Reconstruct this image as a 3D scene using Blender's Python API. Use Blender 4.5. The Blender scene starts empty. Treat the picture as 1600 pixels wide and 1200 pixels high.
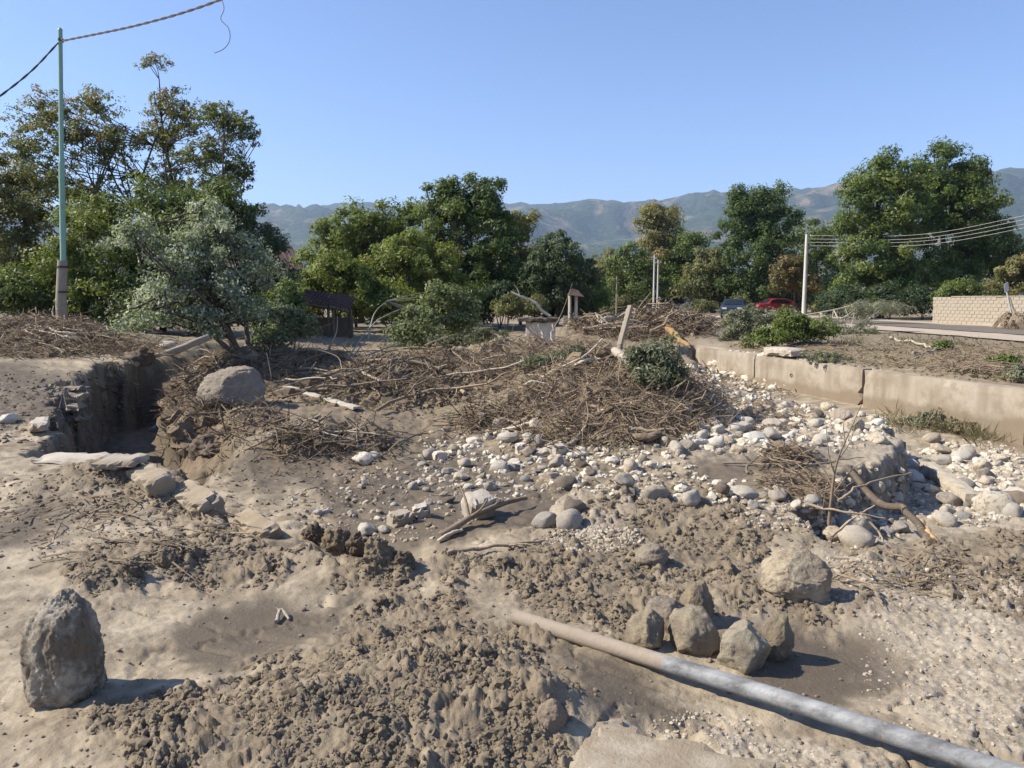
import bpy, math
import numpy as np
from mathutils import Vector, Matrix

# ------------------------------------------------------------------ camera, sky, sun, exposure
SC = bpy.context.scene
COL = SC.collection
FPX = 1209.0                      # focal length in photo pixels (1600 wide)
PITCH = math.radians(6.2)
CAMZ = 1.7
cd = bpy.data.cameras.new("camera"); cam = bpy.data.objects.new("camera", cd); COL.objects.link(cam)
cd.sensor_width = 36.0; cd.lens = 36.0 * FPX / 1600.0
cd.clip_start = 0.05; cd.clip_end = 20000.0
cam.location = (0, 0, CAMZ); cam.rotation_euler = (math.radians(90) - PITCH, 0, 0)
SC.camera = cam

SUN_EL = math.radians(41.0)
SUN_AZ = math.radians(-90.0)      # compass angle from +Y towards +X: sun stands to the left
world = bpy.data.worlds.new("World"); SC.world = world; world.use_nodes = True
wn = world.node_tree.nodes; wl = world.node_tree.links
bg = wn["Background"]
sky = wn.new("ShaderNodeTexSky"); sky.sky_type = 'NISHITA'; sky.sun_disc = False
sky.sun_elevation = SUN_EL; sky.sun_rotation = SUN_AZ
sky.air_density = 1.0; sky.dust_density = 0.0; sky.ozone_density = 5.0; sky.altitude = 300
wt = wn.new("ShaderNodeMix"); wt.data_type = 'RGBA'; wt.blend_type = 'MULTIPLY'; wt.inputs[0].default_value = 1.0; wt.inputs[7].default_value = (1.05, .97, 1.03, 1)   # the phone's white balance
wl.new(sky.outputs[0], wt.inputs[6]); wl.new(wt.outputs[2], bg.inputs[0]); bg.inputs[1].default_value = 0.112
sd = bpy.data.lights.new("sun", 'SUN'); sun = bpy.data.objects.new("sun", sd); COL.objects.link(sun)
sd.energy = 5.0; sd.angle = math.radians(0.5); sd.color = (1.0, 0.93, 0.80)
sdir = Vector((math.sin(SUN_AZ) * math.cos(SUN_EL), math.cos(SUN_AZ) * math.cos(SUN_EL), math.sin(SUN_EL)))
sun.rotation_euler = (-sdir).to_track_quat('-Z', 'Y').to_euler()
SC.view_settings.view_transform = 'Standard'; SC.view_settings.look = 'None'
SC.view_settings.exposure = 0.8; SC.view_settings.gamma = 1.0
SC.render.engine = 'CYCLES'
cy = SC.cycles
cy.max_bounces = 5; cy.diffuse_bounces = 3; cy.glossy_bounces = 2; cy.transmission_bounces = 4
cy.transparent_max_bounces = 6; cy.volume_bounces = 0; cy.use_denoising = True
cy.sample_clamp_indirect = 6.0; cy.caustics_reflective = False; cy.caustics_refractive = False

# ------------------------------------------------------------------ projection helpers (photo pixel -> place)
cp, sp = math.cos(PITCH), math.sin(PITCH)
def ray(px, py):
    a = (px - 800.0) / FPX; b = (py - 600.0) / FPX
    return np.array([a, cp - b * sp, -sp - b * cp])
def G(px, py, z=0.0):             # point at height z
    d = ray(px, py); t = (z - CAMZ) / d[2]
    return np.array([d[0] * t, d[1] * t, z])
def W(px, py, dep):               # point at world depth y
    d = ray(px, py); t = dep / d[1]
    return np.array([d[0] * t, dep, CAMZ + d[2] * t])

# ------------------------------------------------------------------ noise
_r = np.random.default_rng(7)
_perm = np.concatenate([_r.permutation(512)] * 3)
_a = _r.uniform(0, 2 * np.pi, 512); _g2 = np.stack([np.cos(_a), np.sin(_a)], 1)
_g3 = _r.normal(size=(512, 3)); _g3 /= np.linalg.norm(_g3, axis=1)[:, None]
def _fade(t): return t * t * t * (t * (t * 6 - 15) + 10)
def pn2(x, y, s=0):
    x = np.asarray(x, float) + s * 17.31; y = np.asarray(y, float) - s * 9.77
    xi = np.floor(x).astype(int); yi = np.floor(y).astype(int); xf = x - xi; yf = y - yi
    xi &= 511; yi &= 511; u = _fade(xf); v = _fade(yf)
    def gr(i, j):
        h = _perm[_perm[(xi + i) & 511] + ((yi + j) & 511)]
        return _g2[h, 0] * (xf - i) + _g2[h, 1] * (yf - j)
    a = gr(0, 0); b = gr(1, 0); c = gr(0, 1); d = gr(1, 1)
    return ((a + u * (b - a)) + v * ((c + u * (d - c)) - (a + u * (b - a)))) * 1.5
def pn3(p, s=0):
    x = p[:, 0] + s * 13.7; y = p[:, 1] - s * 7.9; z = p[:, 2] + s * 3.3
    xi = np.floor(x).astype(int); yi = np.floor(y).astype(int); zi = np.floor(z).astype(int)
    xf, yf, zf = x - xi, y - yi, z - zi; u, v, w = _fade(xf), _fade(yf), _fade(zf)
    out = 0
    for i in (0, 1):
        for j in (0, 1):
            for k in (0, 1):
                h = _perm[_perm[_perm[(xi + i) & 511] + ((yi + j) & 511)] + ((zi + k) & 511)]
                g = _g3[h]
                d = g[:, 0] * (xf - i) + g[:, 1] * (yf - j) + g[:, 2] * (zf - k)
                out = out + d * (u if i else 1 - u) * (v if j else 1 - v) * (w if k else 1 - w)
    return out * 1.5
def fbm(x, y, o=4, s=0, g=0.5):
    r = 0; a = 1.0; f = 1.0
    for k in range(o):
        r = r + a * pn2(x * f, y * f, s + k); a *= g; f *= 2.03
    return r
def sst(a, b, x):
    t = np.clip((x - a) / (b - a), 0, 1); return t * t * (3 - 2 * t)

# ------------------------------------------------------------------ polygon masks
def sdist(poly, x, y):            # >0 inside
    p = np.asarray(poly)[:, :2]; q = np.roll(p, -1, 0)
    best = np.full(x.shape, 1e9); ins = np.zeros(x.shape, bool)
    for (ax, ay), (bx, by) in zip(p, q):
        ex, ey = bx - ax, by - ay
        t = np.clip(((x - ax) * ex + (y - ay) * ey) / (ex * ex + ey * ey + 1e-12), 0, 1)
        best = np.minimum(best, (x - ax - t * ex) ** 2 + (y - ay - t * ey) ** 2)
        c = (ay > y) != (by > y)
        with np.errstate(divide='ignore', invalid='ignore'):
            ins ^= c & (x < ex * (y - ay) / (ey if ey else 1e-12) + ax)
    d = np.sqrt(best); return np.where(ins, d, -d)
def PX(lst, z=0.0):
    return np.array([G(p[0], p[1], p[2] if len(p) > 2 else z) for p in lst])

def rbf(pts):
    pts = np.asarray(pts, float); n = len(pts)
    K = np.linalg.norm(pts[:, None, :2] - pts[None, :, :2], axis=2)
    A = np.zeros((n + 1, n + 1)); A[:n, :n] = K; A[:n, n] = 1; A[n, :n] = 1
    w = np.linalg.solve(A + np.eye(n + 1) * 1e-9, np.append(pts[:, 2], 0))
    def f(x, y):
        r = np.full(x.shape, w[n])
        for k in range(n): r += w[k] * np.hypot(x - pts[k, 0], y - pts[k, 1])
        return r
    return f

TOP = rbf(list(PX([(0, 1200, 0), (400, 1200, .0), (800, 1200, 0), (1250, 1200, -.02), (1600, 1200, 0), (0, 900, .03), (120, 1060, .0),
    (300, 980, -.04), (480, 990, -.04), (800, 930, .03), (600, 1050, .05), (1000, 930, .03), (1100, 1000, -.02), (1320, 1020, -.08), (1320, 930, -.02),
    (1600, 950, -.05), (1450, 870, -.08), (1600, 845, -.14), (300, 850, .03), (120, 780, .06), (0, 700, .1), (0, 620, .2),
    (100, 600, .22), (0, 560, .45), (60, 530, .6), (100, 514, .72), (300, 524, .4), (420, 532, .25), (600, 530, .12), (800, 530, .1),
    (1600, 603, .05), (1400, 578, .06), (1250, 557, .1), (1090, 539, .15), (1600, 545, .14), (1400, 522, .2), (1200, 508, .25), (1000, 520, .2),
    (640, 875, .02), (460, 845, .02)])) +
    [(-3, 0, 0), (3, 0, 0), (0, -8, 0), (30, -10, 0), (-30, -10, .2), (-30, 10, .4), (40, 12, 0), (-60, 60, .9), (0, 60, .3), (40, 60, .3), (70, 70, .3),
     (0, 130, .5), (120, 130, .5), (-120, 130, .8), (-300, 400, 2), (0, 400, 1), (300, 400, 2), (0, -400, 0), (400, 0, 0), (-400, 0, 1)])
BED = rbf(PX([(660, 850, -.52), (800, 800, -.52), (800, 720, -.5), (700, 650, -.42), (600, 700, -.5), (500, 720, -.45), (430, 760, -.5), (520, 800, -.55), (420, 680, -.3),
    (340, 705, -.4), (450, 620, -.15), (330, 640, -.12), (290, 650, -.4), (250, 640, -.6), (300, 600, -.1), (560, 600, -.2), (700, 590, -.2), (600, 560, .0), (400, 560, .15), (850, 600, -.1), (950, 700, -.5),
    (800, 560, 0), (1000, 570, -.1), (1050, 760, -.5), (1150, 720, -.45), (1250, 690, -.4), (1350, 665, -.4), (1200, 780, -.5), (1060, 600, -.3), (1150, 640, -.45),
    (1250, 640, -.5), (1000, 790, -.45), (900, 830, -.45), (1230, 830, -.4), (1400, 640, -.6)]))
PIT = rbf(PX([(1300, 830, -.8), (1340, 790, -1.05), (1400, 800, -1.15), (1500, 790, -1.1), (1600, 750, -1.05), (1550, 700, -1.0), (1450, 690, -1.0), (1420, 650, -.85), (1300, 615, -.8),
    (1200, 600, -.75), (1120, 570, -.55), (1400, 840, -1.0), (1600, 800, -1.05), (1090, 560, -.4)]))
# retaining wall line (top front edge), far end C -> break B -> near end
WC = np.array([6.25, 26.3]); WA = np.array([9.45, 14.3])
WD = (WA - WC) / np.linalg.norm(WA - WC); WNRM = np.array([-WD[1], WD[0]])   # points to the terrace side
if WNRM[0] < 0: WNRM = -WNRM
WE = WC + WD * 24.0
wall_in = [WE + WNRM * .17, WA + WNRM * .17, WC + WNRM * .17 - WD * .4]
BEDP = [tuple(p[:2]) for p in PX([(115, 693, .1), (200, 718, .06), (280, 760, .04), (350, 803, .02), (460, 848, .0), (545, 880, 0), (640, 885, 0), (710, 872, -.05), (820, 845, -.1),
    (950, 798, -.3), (1080, 800, -.25), (1200, 830, -.15), (1262, 848, -.08), (1340, 868, -.08), (1450, 858, -.1), (1600, 835, -.14), (1760, 825, -.1)])] + \
    [(9.0, 6.0), tuple(wall_in[0]), tuple(wall_in[1]), tuple(wall_in[2])] + \
    [tuple(p[:2]) for p in PX([(1050, 545, .1), (950, 550, .0), (830, 548, .05), (700, 545, .1), (560, 540, .1), (420, 540, .2), (340, 543, .3), (290, 562, .3), (210, 574, .25),
    (160, 585, .2), (128, 603, .2), (120, 640, .15), (105, 680, .1)])]
PITP = [tuple(p[:2]) for p in PX([(1255, 850, -.1), (1340, 868, -.08), (1450, 858, -.1), (1600, 835, -.14), (1760, 825, -.1)])] + [(9.0, 6.0), tuple(wall_in[0]), tuple(wall_in[1]), tuple(wall_in[2])] + \
    [tuple(p[:2]) for p in PX([(1075, 565, -.3), (1110, 590, -.45), (1180, 615, -.5), (1290, 640, -.5), (1380, 660, -.42), (1415, 690, -.42), (1390, 720, -.42), (1330, 735, -.42), (1290, 770, -.45), (1250, 800, -.45)])]
HOLEP = [tuple(p[:2]) for p in PX([(128, 618, .2), (140, 592, .2), (175, 578, .22), (215, 574, .22), (250, 584, .1), (276, 630, -.05), (288, 690, -.25), (258, 714, -.3), (205, 712, -.1), (140, 695, .05), (118, 655, .15)])]
# fields of churned earth, damp flats, gravel and litter (place outlines)
CLODP = [PX(p) for p in (
    [(150, 1120), (330, 1080), (480, 1010), (600, 930), (720, 930), (820, 965), (880, 1010), (850, 1090), (880, 1150), (840, 1260), (330, 1260), (150, 1260)],
    [(90, 910), (150, 855), (260, 845), (400, 835), (470, 850), (640, 885), (640, 925), (420, 905), (260, 915), (140, 945)],
    [(600, 900), (700, 870), (850, 850), (950, 795), (1100, 780), (1240, 825), (1280, 860), (1180, 900), (1330, 930), (1300, 985), (1120, 940), (1060, 1000), (960, 1000), (800, 950), (700, 930)],
    [(110, 720), (200, 700), (290, 745), (330, 790), (290, 830), (180, 830), (100, 770)],
    [(1300, 850), (1480, 850), (1640, 830), (1640, 960), (1500, 930), (1380, 900)])]
DAMPP = [PX(p, z) for p, z in (
    ([(230, 990), (420, 940), (570, 940), (590, 1000), (470, 1030), (340, 1075), (250, 1050)], -.04),
    ([(1100, 1010), (1240, 960), (1370, 1000), (1420, 1080), (1330, 1120), (1150, 1090)], -.06),
    ([(700, 950), (830, 975), (1000, 1070), (1130, 1140), (900, 1140), (860, 1060)], 0),
    ([(400, 1170), (520, 1150), (560, 1260), (380, 1260)], 0),
    ([(-60, 590), (60, 585), (130, 600), (110, 680), (60, 660), (-60, 690)], .15), ([(40, 770), (100, 740), (110, 800), (60, 850), (-40, 860)], .06),
    ([(400, 700), (600, 680), (760, 690), (860, 740), (1100, 760), (1160, 790), (900, 800), (700, 810), (560, 790), (430, 760)], -.5),
    ([(330, 722), (430, 690), (620, 660), (760, 690), (900, 735), (1190, 745), (1190, 795), (900, 825), (700, 855), (560, 830), (440, 775)], -.5), ([(1040, 740), (1200, 690), (1330, 690), (1290, 760), (1140, 780)], -.45))]
GRAVP = [PX(p, z) for p, z in (
    ([(840, 850), (880, 820), (980, 825), (1000, 850), (930, 865)], -.15),
    ([(1290, 880), (1640, 930), (1640, 1260), (1450, 1180), (1400, 1000), (1330, 930)], -.05),
    ([(950, 1150), (1120, 1120), (1400, 1180), (1300, 1260), (1000, 1260)], 0),
    ([(1010, 680), (1200, 640), (1400, 640), (1410, 700), (1280, 720), (1120, 720)], -.42),
    ([(1300, 840), (1380, 720), (1640, 690), (1640, 830), (1450, 845)], -1.0),
    ([(1070, 570), (1150, 560), (1250, 620), (1180, 640), (1080, 600)], -.6))]
LITP = [PX(p, z) for p, z in (
    ([(-80, 560), (-80, 505), (300, 510), (800, 520), (1100, 520), (1090, 560), (1090, 650), (900, 710), (700, 640), (480, 700), (400, 640), (300, 600), (100, 565)], .0),
    ([(1090, 536), (1330, 520), (1640, 532), (1640, 600), (1380, 570), (1200, 552)], .12),
    ([(1110, 590), (1290, 600), (1420, 640), (1640, 690), (1640, 660), (1380, 625), (1180, 575)], -.7))]

HCX = G(225, 650, 0)[0]
MOUNDS = []
def mound(px, py, z, sx, sy, h, lump=0.0):
    c = G(px, py, z); MOUNDS.append((c[0], c[1], sx, sy, h, lump))
mound(100, 640, .15, .5, .9, .08, 0); mound(205, 765, .08, .55, .4, .2, 1); mound(150, 765, .08, .35, .3, .08, 1)
mound(215, 885, .03, .2, .15, .09, 1); mound(255, 870, .03, .14, .1, .08, 1); mound(150, 905, .03, .15, .1, .06, 1); mound(420, 870, .03, .6, .12, .05, 1); mound(560, 880, .02, .3, .15, .07, 1)
mound(660, 1070, .03, .55, .32, .09, 1); mound(480, 1140, .03, .5, .2, .07, 1); mound(800, 1120, 0, .25, .2, .07, 1); mound(850, 1130, 0, .1, .1, .06, 0); mound(250, 1150, 0, .2, .1, .04, 1)
mound(1080, 820, -.2, .75, .5, .16, 1); mound(950, 830, -.2, .4, .4, .08, 1); mound(900, 890, 0, .6, .3, .05, 1); mound(1180, 850, -.1, .5, .3, .08, 1)
mound(1480, 875, -.08, .7, .3, .08, 1); mound(1590, 860, -.1, .5, .3, .1, 1); mound(1230, 945, -.05, .5, .12, .05, 1)
mound(300, 785, .03, .25, .2, .06, 0); mound(400, 830, .02, .25, .18, .05, 0); mound(475, 846, 0, .16, .14, .09, 1); mound(545, 868, 0, .2, .14, .10, 1); mound(610, 882, 0, .16, .14, .10, 1); mound(540, 835, -.4, .3, .35, -.25, 0); mound(620, 862, -.4, .25, .3, -.25, 0)
# driftwood heaps in the stream bed and along its banks
mound(960, 662, -.42, 1.2, 1.5, .62, 2); mound(800, 600, -.2, 1.3, 1.2, .3, 2); mound(870, 575, 0, 1.3, 1.5, .3, 2); mound(1060, 610, -.3, .6, 1.4, .35, 2); mound(880, 655, -.4, .8, 1.2, .22, 2); mound(1030, 655, -.42, .7, 1.1, .3, 2); mound(930, 612, -.2, 1.5, 1.6, .26, 2); mound(1010, 600, -.2, 1.0, 1.5, .28, 2)
mound(1010, 524, .2, 1.8, 2.4, .6, 2); mound(920, 526, .2, 1.6, 2.0, .45, 2); mound(1060, 522, .2, 1.5, 2.5, .3, 2)
mound(50, 535, .55, 2.4, 2.5, .3, 2); mound(120, 540, .55, 1.2, 1.4, .2, 2); mound(-60, 540, .55, 2, 2, .3, 2)
mound(372, 575, .15, .7, .7, .5, 2); mound(365, 650, -.05, .8, .5, .22, 2); mound(430, 690, -.3, .5, .4, .14, 2); mound(540, 690, -.42, .6, .4, .26, 2)
mound(470, 585, .0, 1.2, 1.0, .38, 2); mound(600, 600, -.15, 1.2, 1.0, .38, 2); mound(540, 575, 0, .8, .8, .25, 2); mound(700, 570, -.05, 1.8, 1.5, .3, 2); mound(760, 665, -.42, .4, .4, .16, 2); mound(820, 570, 0, 1.2, 1.5, .3, 2)
mound(1225, 715, -.42, .3, .3, .13, 2); mound(1250, 760, -.45, .5, .3, .12, 2); mound(1180, 655, -.45, .8, .6, .2, 2)
mound(1590, 512, .2, .9, .7, .55, 2)
for k, (a, b) in enumerate(((1130, 530), (1200, 540), (1300, 545), (1420, 560), (1540, 580), (1480, 545), (1590, 570))):
    mound(a, b, .1, 1.3, 1.0, .1 + .04 * (k % 3), 1)

def polymask(polys, x, y, w, nz):
    m = np.zeros(x.shape)
    for p in polys:
        lo = p[:, :2].min(0) - 3; hi = p[:, :2].max(0) + 3
        s = (x > lo[0]) & (x < hi[0]) & (y > lo[1]) & (y < hi[1])
        if not s.any(): continue
        dd = np.hypot(x[s], y[s]); ww = w * dd
        m[s] = np.maximum(m[s], sst(-ww, ww, sdist(p, x[s], y[s]) + nz[s] * ww * 1.6))
    return m

def wall_dist(x, y):              # signed distance behind the wall's front face, and along-wall coordinate
    rx, ry = x - WC[0], y - WC[1]
    return rx * WNRM[0] + ry * WNRM[1], rx * WD[0] + ry * WD[1]

def height(x, y, detail=True, masks=False):
    x = np.atleast_1d(np.asarray(x, float)); y = np.atleast_1d(np.asarray(y, float)); shp = x.shape
    x = x.ravel(); y = y.ravel(); r = np.hypot(x, y)
    z = TOP(x, y)
    z = np.where(r > 150, z + 0, z)
    near = r < 60
    X, Y = x[near], y[near]; R = r[near]
    n1 = fbm(X * 1.3, Y * 1.3, 5, 3, .6); n2 = fbm(X * .45, Y * .45, 3, 11)
    wd, wt = wall_dist(X, Y)
    calm = sst(.25, 1.0, np.abs(wd)) + (wt > 25)
    calm = np.clip(calm, 0, 1)
    zz = z[near]
    db = sdist(BEDP, X, Y) + calm * (n1 * .13 + n2 * .12)
    soft = 0.10 + 0.25 * sst(8, 20, R)
    soft = np.where(calm < 1, .06, soft)
    mb = sst(-soft, soft, db)
    bank = mb * (1 - mb) * 4
    zb = BED(X, Y)
    dpit = sdist(PITP, X, Y) + calm * (n1 * .15)
    spit = np.where(calm < 1, .06, .09); mp = sst(-spit, spit, dpit)
    zp = PIT(X, Y)
    zlow = zb + (np.minimum(zp, zb) - zb) * mp
    zz = zz + (zlow - zz) * mb
    dh = sdist(HOLEP, X, Y) + n1 * .3
    mh = sst(np.where(X > HCX, -.3 - .7 * sst(0, .5, X - HCX), -.3), .14, dh); zz = zz + (np.minimum(zz, -1.1 + .1 * n2) - zz) * mh
    bank = np.maximum(bank, np.maximum(mp * (1 - mp) * 4 * mb, mh * (1 - mh) * 4))
    lump1 = np.zeros(X.shape); heap = np.zeros(X.shape)
    for (cx, cy_, sx, sy, h, lp) in MOUNDS:
        e = np.exp(-.5 * (((X - cx) / sx) ** 2 + ((Y - cy_) / sy) ** 2))
        zz = zz + h * e * (1 + .22 * n1 * (lp > 0)) * calm
        if lp == 1: lump1 = np.maximum(lump1, sst(.25, .7, e) * .8)
        if lp == 2: heap = np.maximum(heap, sst(.2, .7, e))
    nzm = fbm(X * 2.2 / np.maximum(R * .25, 1), Y * 2.2 / np.maximum(R * .25, 1), 4, 21, .65)
    clod = polymask(CLODP, X, Y, .035, nzm); clod = np.maximum(clod, lump1 * (R < 20))
    damp = polymask(DAMPP, X, Y, .03, nzm); grav = polymask(GRAVP, X, Y, .04, nzm); lit = np.maximum(polymask(LITP, X, Y, .03, nzm), heap)
    damp = damp * (1 - clod * .8)
    crumb = clod.copy(); clod = np.maximum(clod, sst(.3, .8, bank) * .7 * sst(40, 15, R)); wet = sst(.15, .6, np.maximum(bank, mh)) * (calm > .9)  # wet: fresh damp soil plus painted shade on hole and bank faces
    if detail:
        d = .018 * fbm(X * 2.1, Y * 2.1, 4, 31) * (1 - .7 * damp)
        # churned clods: rounded lumps with dark gaps, three sizes
        b1 = 1 - np.abs(pn2(X * 6.5, Y * 6.5, 41)) * 2.0; b2 = 1 - np.abs(pn2(X * 15, Y * 15, 42)) * 2.0
        b3 = 1 - np.abs(pn2(X * 34, Y * 34, 43)) * 2.0; b4 = pn2(X * 70, Y * 70, 44)
        g1 = pn2(X * 4.1, Y * 4.1, 45)
        cl = clod * (0.5 + 0.8 * sst(-.4, .5, g1))
        d = d + cl * (.026 * (1 - b1) * .8 + .026 * (1 - b2) * .8 + .018 * (1 - b3) * .8 + .007 * b4 + .035 * g1 - .035)
        # rills, wrinkles and footprints in the flat mud
        ang = X * .8 + Y * .6
        rill = sst(.86, 1, 1 - np.abs(pn2(X * 1.6 + .5 * n1, Y * 3.8 - .5 * n1, 51)) * 1.0) * sst(-.1, .35, pn2(X * .9, Y * .9, 52))
        rill2 = sst(.84, 1, 1 - np.abs(pn2(X * .9 - .4 * n1, Y * 2.1 + .6 * n1, 63))) * sst(-.2, .3, pn2(X * .7, Y * .7, 64))
        d = d - rill * .035 * (1 - clod) * (1 - damp * .5) * sst(20, 12, R) - rill2 * .045 * sst(4.5, 7, R) * sst(24, 16, R)
        d = d + sst(5, 8, R) * sst(30, 18, R) * (.018 * pn2(X * 3.1, Y * 4.6, 65) + .012 * pn2(X * 7.3, Y * 9.1, 66) + .012 * np.maximum(0, pn2(X * 5, Y * 5, 67)) * 2)
        d = d + (1 - clod) * (1 - damp) * (.006 * pn2(X * 12, Y * 12, 53) + .004 * pn2(X * 31, Y * 31, 54))
        d = d + grav * (.012 * (1 - np.abs(pn2(X * 18, Y * 18, 55)) * 2) + .007 * pn2(X * 45, Y * 45, 56))
        d = d + heap * (.06 * n1 + .06 * np.abs(pn2(X * 3.5, Y * 3.5, 57)) + .035 * pn2(X * 8, Y * 8, 58))
        d = d + lit * .03 * pn2(X * 4, Y * 4, 59)
        d = d + bank * (.06 * pn2(X * 3.3, Y * 3.3, 61) + .04 * pn2(X * 8, Y * 8, 62)) * calm
        zz = zz + d * calm * sst(60, 45, R)
    z[near] = zz
    if not masks: return z.reshape(shp)
    out = {}
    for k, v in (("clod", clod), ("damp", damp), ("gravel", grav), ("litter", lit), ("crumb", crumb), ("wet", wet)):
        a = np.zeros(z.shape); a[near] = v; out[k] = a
    fg = np.zeros(z.shape); fg[:] = sst(45, 60, r); out["litter"] = np.maximum(out["litter"], fg * .6)
    return z, out
# the ground sheet's own sample grid: rings round the standpoint, finer where it is near
TH = np.radians(np.concatenate([np.linspace(-180, -46, 40, endpoint=False), np.linspace(-46, 46, 640, endpoint=False), np.linspace(46, 180, 40, endpoint=False)]))
RR = np.concatenate([np.linspace(.25, 2.0, 12, endpoint=False), np.geomspace(2.0, 12, 385, endpoint=False), np.geomspace(12, 55, 180, endpoint=False), np.geomspace(55, 6000, 48)])
GX = np.outer(RR, np.sin(TH)); GY = np.outer(RR, np.cos(TH))
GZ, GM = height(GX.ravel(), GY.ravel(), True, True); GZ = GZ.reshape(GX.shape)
def look(x, y, Z=None):
    Z = GZ if Z is None else Z; x = np.asarray(x, float); y = np.asarray(y, float)
    u = np.interp(np.arctan2(x, y), TH, np.arange(len(TH))); v = np.interp(np.hypot(x, y), RR, np.arange(len(RR)))
    i = np.minimum(u.astype(int), len(TH) - 2); j = np.minimum(v.astype(int), len(RR) - 2); u = u - i; v = v - j
    return (Z[j, i] * (1 - u) + Z[j, i + 1] * u) * (1 - v) + (Z[j + 1, i] * (1 - u) + Z[j + 1, i + 1] * u) * v
def HZ(x, y): return float(look(x, y))
def hits(pxs, pys):                # ground points seen at photo pixels
    D = np.stack([ray(a, b) for a, b in zip(pxs, pys)]); t = np.geomspace(1.8, 140, 260)
    g = CAMZ + D[:, 2:3] * t - look(D[:, 0:1] * t, D[:, 1:2] * t)
    i = np.clip(np.argmax(g < 0, axis=1), 1, len(t) - 1); k = np.arange(len(D)); g0, g1 = g[k, i - 1], g[k, i]
    w = np.clip(g0 / (g0 - g1 + 1e-9), 0, 1); tt = t[i - 1] + (t[i] - t[i - 1]) * w; x = D[:, 0] * tt; y = D[:, 1] * tt
    return np.stack([x, y, look(x, y)], 1)
def hit(px, py): return hits([px], [py])[0].copy()

# ------------------------------------------------------------------ mesh helpers
class MB:
    def __init__(s): s.v = []; s.f = []; s.n = 0; s.attr = []
    def add(s, v, f, a=None):
        v = np.asarray(v, float); f = np.asarray(f, np.int64)
        s.v.append(v); s.f.append(f + s.n); s.n += len(v)
        s.attr.append(np.zeros(len(v)) if a is None else np.broadcast_to(a, (len(v),)))
        return s
    def mesh(s, name, mat, smooth=False, attrs=None):
        me = bpy.data.meshes.new(name)
        v = np.concatenate(s.v); me.vertices.add(len(v)); me.vertices.foreach_set("co", v.ravel())
        tot = sum(f.size for f in s.f); cnt = sum(len(f) for f in s.f)
        me.loops.add(tot); me.polygons.add(cnt)
        me.loops.foreach_set("vertex_index", np.concatenate([f.ravel() for f in s.f]).astype(np.int32))
        sizes = np.concatenate([np.full(len(f), f.shape[1]) for f in s.f]); st = np.concatenate([[0], np.cumsum(sizes)[:-1]])
        me.polygons.foreach_set("loop_start", st.astype(np.int32))
        me.polygons.foreach_set("use_smooth", np.full(cnt, smooth, bool))
        me.update(calc_edges=True); me.validate()
        if attrs is None and any(a.any() for a in s.attr): attrs = {"tint": np.concatenate(s.attr)}
        for k, a in (attrs or {}).items():
            at = me.attributes.new(k, 'FLOAT', 'POINT'); at.data.foreach_set("value", np.asarray(a, np.float32))
        if mat: me.materials.append(mat)
        return me
    def build(s, name, mat, parent=None, smooth=False, attrs=None):
        return link(name, s.mesh(name, mat, smooth, attrs), parent)
def link(name, me, parent=None):
    o = bpy.data.objects.new(name, me); COL.objects.link(o)
    if parent is not None: o.parent = parent
    return o
def empty(name, loc=(0, 0, 0), rz=0.0):
    o = bpy.data.objects.new(name, None); COL.objects.link(o); o.location = loc; o.rotation_euler[2] = rz; o.empty_display_size = .1
    return o
def tag(o, label=None, cat=None, group=None, kind=None):
    for k, v in (("label", label), ("category", cat), ("group", group), ("kind", kind)):
        if v: o[k] = v
    return o
def frame(d):
    d = d / (np.linalg.norm(d) + 1e-12); a = np.array([0, 0, 1.]) if abs(d[2]) < .9 else np.array([1., 0, 0])
    u = np.cross(a, d); u /= np.linalg.norm(u); return u, np.cross(d, u)
def tube(pts, rad, n=7, cap=True, rng=None, rough=0.0):
    pts = np.asarray(pts, float); m = len(pts); rad = np.broadcast_to(np.asarray(rad, float), (m,))
    d = np.gradient(pts, axis=0); u, w = frame(d[0]); V = []
    ang = np.arange(n) * 2 * np.pi / n
    for k in range(m):
        t = d[k] / (np.linalg.norm(d[k]) + 1e-12); u = u - t * (u @ t); u /= np.linalg.norm(u); w = np.cross(t, u)
        rr = rad[k] * (1 + (rng.uniform(-rough, rough, n) if rng is not None else 0))
        V.append(pts[k] + (np.cos(ang) * rr)[:, None] * u + (np.sin(ang) * rr)[:, None] * w)
    V = np.concatenate(V); i = np.arange(m - 1)[:, None] * n; j = np.arange(n)[None]; j2 = (j + 1) % n
    F = np.stack([i + j, i + j2, i + n + j2, i + n + j], -1).reshape(-1, 4)
    out = [(V, F)]
    if cap:
        for s, e in ((0, False), ((m - 1) * n, True)):
            c = pts[-1] if e else pts[0]
            ring = V[s:s + n]; vv = np.concatenate([ring, [c]]); k = np.arange(n)
            ff = np.stack([k, (k + 1) % n, np.full(n, n)], 1)
            out.append((vv, ff if e else ff[:, ::-1]))
    return out
def addt(mb, pts, rad, n=7, cap=True, rng=None, rough=0.0, a=None):
    for v, f in tube(pts, rad, n, cap, rng, rough): mb.add(v, f, a)
    return mb
def curve(pts, n=10):             # Catmull-Rom through points
    p = np.asarray(pts, float)
    if len(p) < 3: return np.linspace(p[0], p[-1], max(n, 2))
    q = np.concatenate([[2 * p[0] - p[1]], p, [2 * p[-1] - p[-2]]]); out = []
    per = max(2, n // (len(p) - 1))
    for k in range(len(p) - 1):
        a, b, c, d = q[k:k + 4]
        for t in np.linspace(0, 1, per, endpoint=False):
            out.append(.5 * (2 * b + (c - a) * t + (2 * a - 5 * b + 4 * c - d) * t * t + (3 * b - a - 3 * c + d) * t ** 3))
    out.append(p[-1]); return np.array(out)
BOXF = np.array([[0, 3, 2, 1], [4, 5, 6, 7], [0, 1, 5, 4], [1, 2, 6, 5], [2, 3, 7, 6], [3, 0, 4, 7]])
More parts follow.
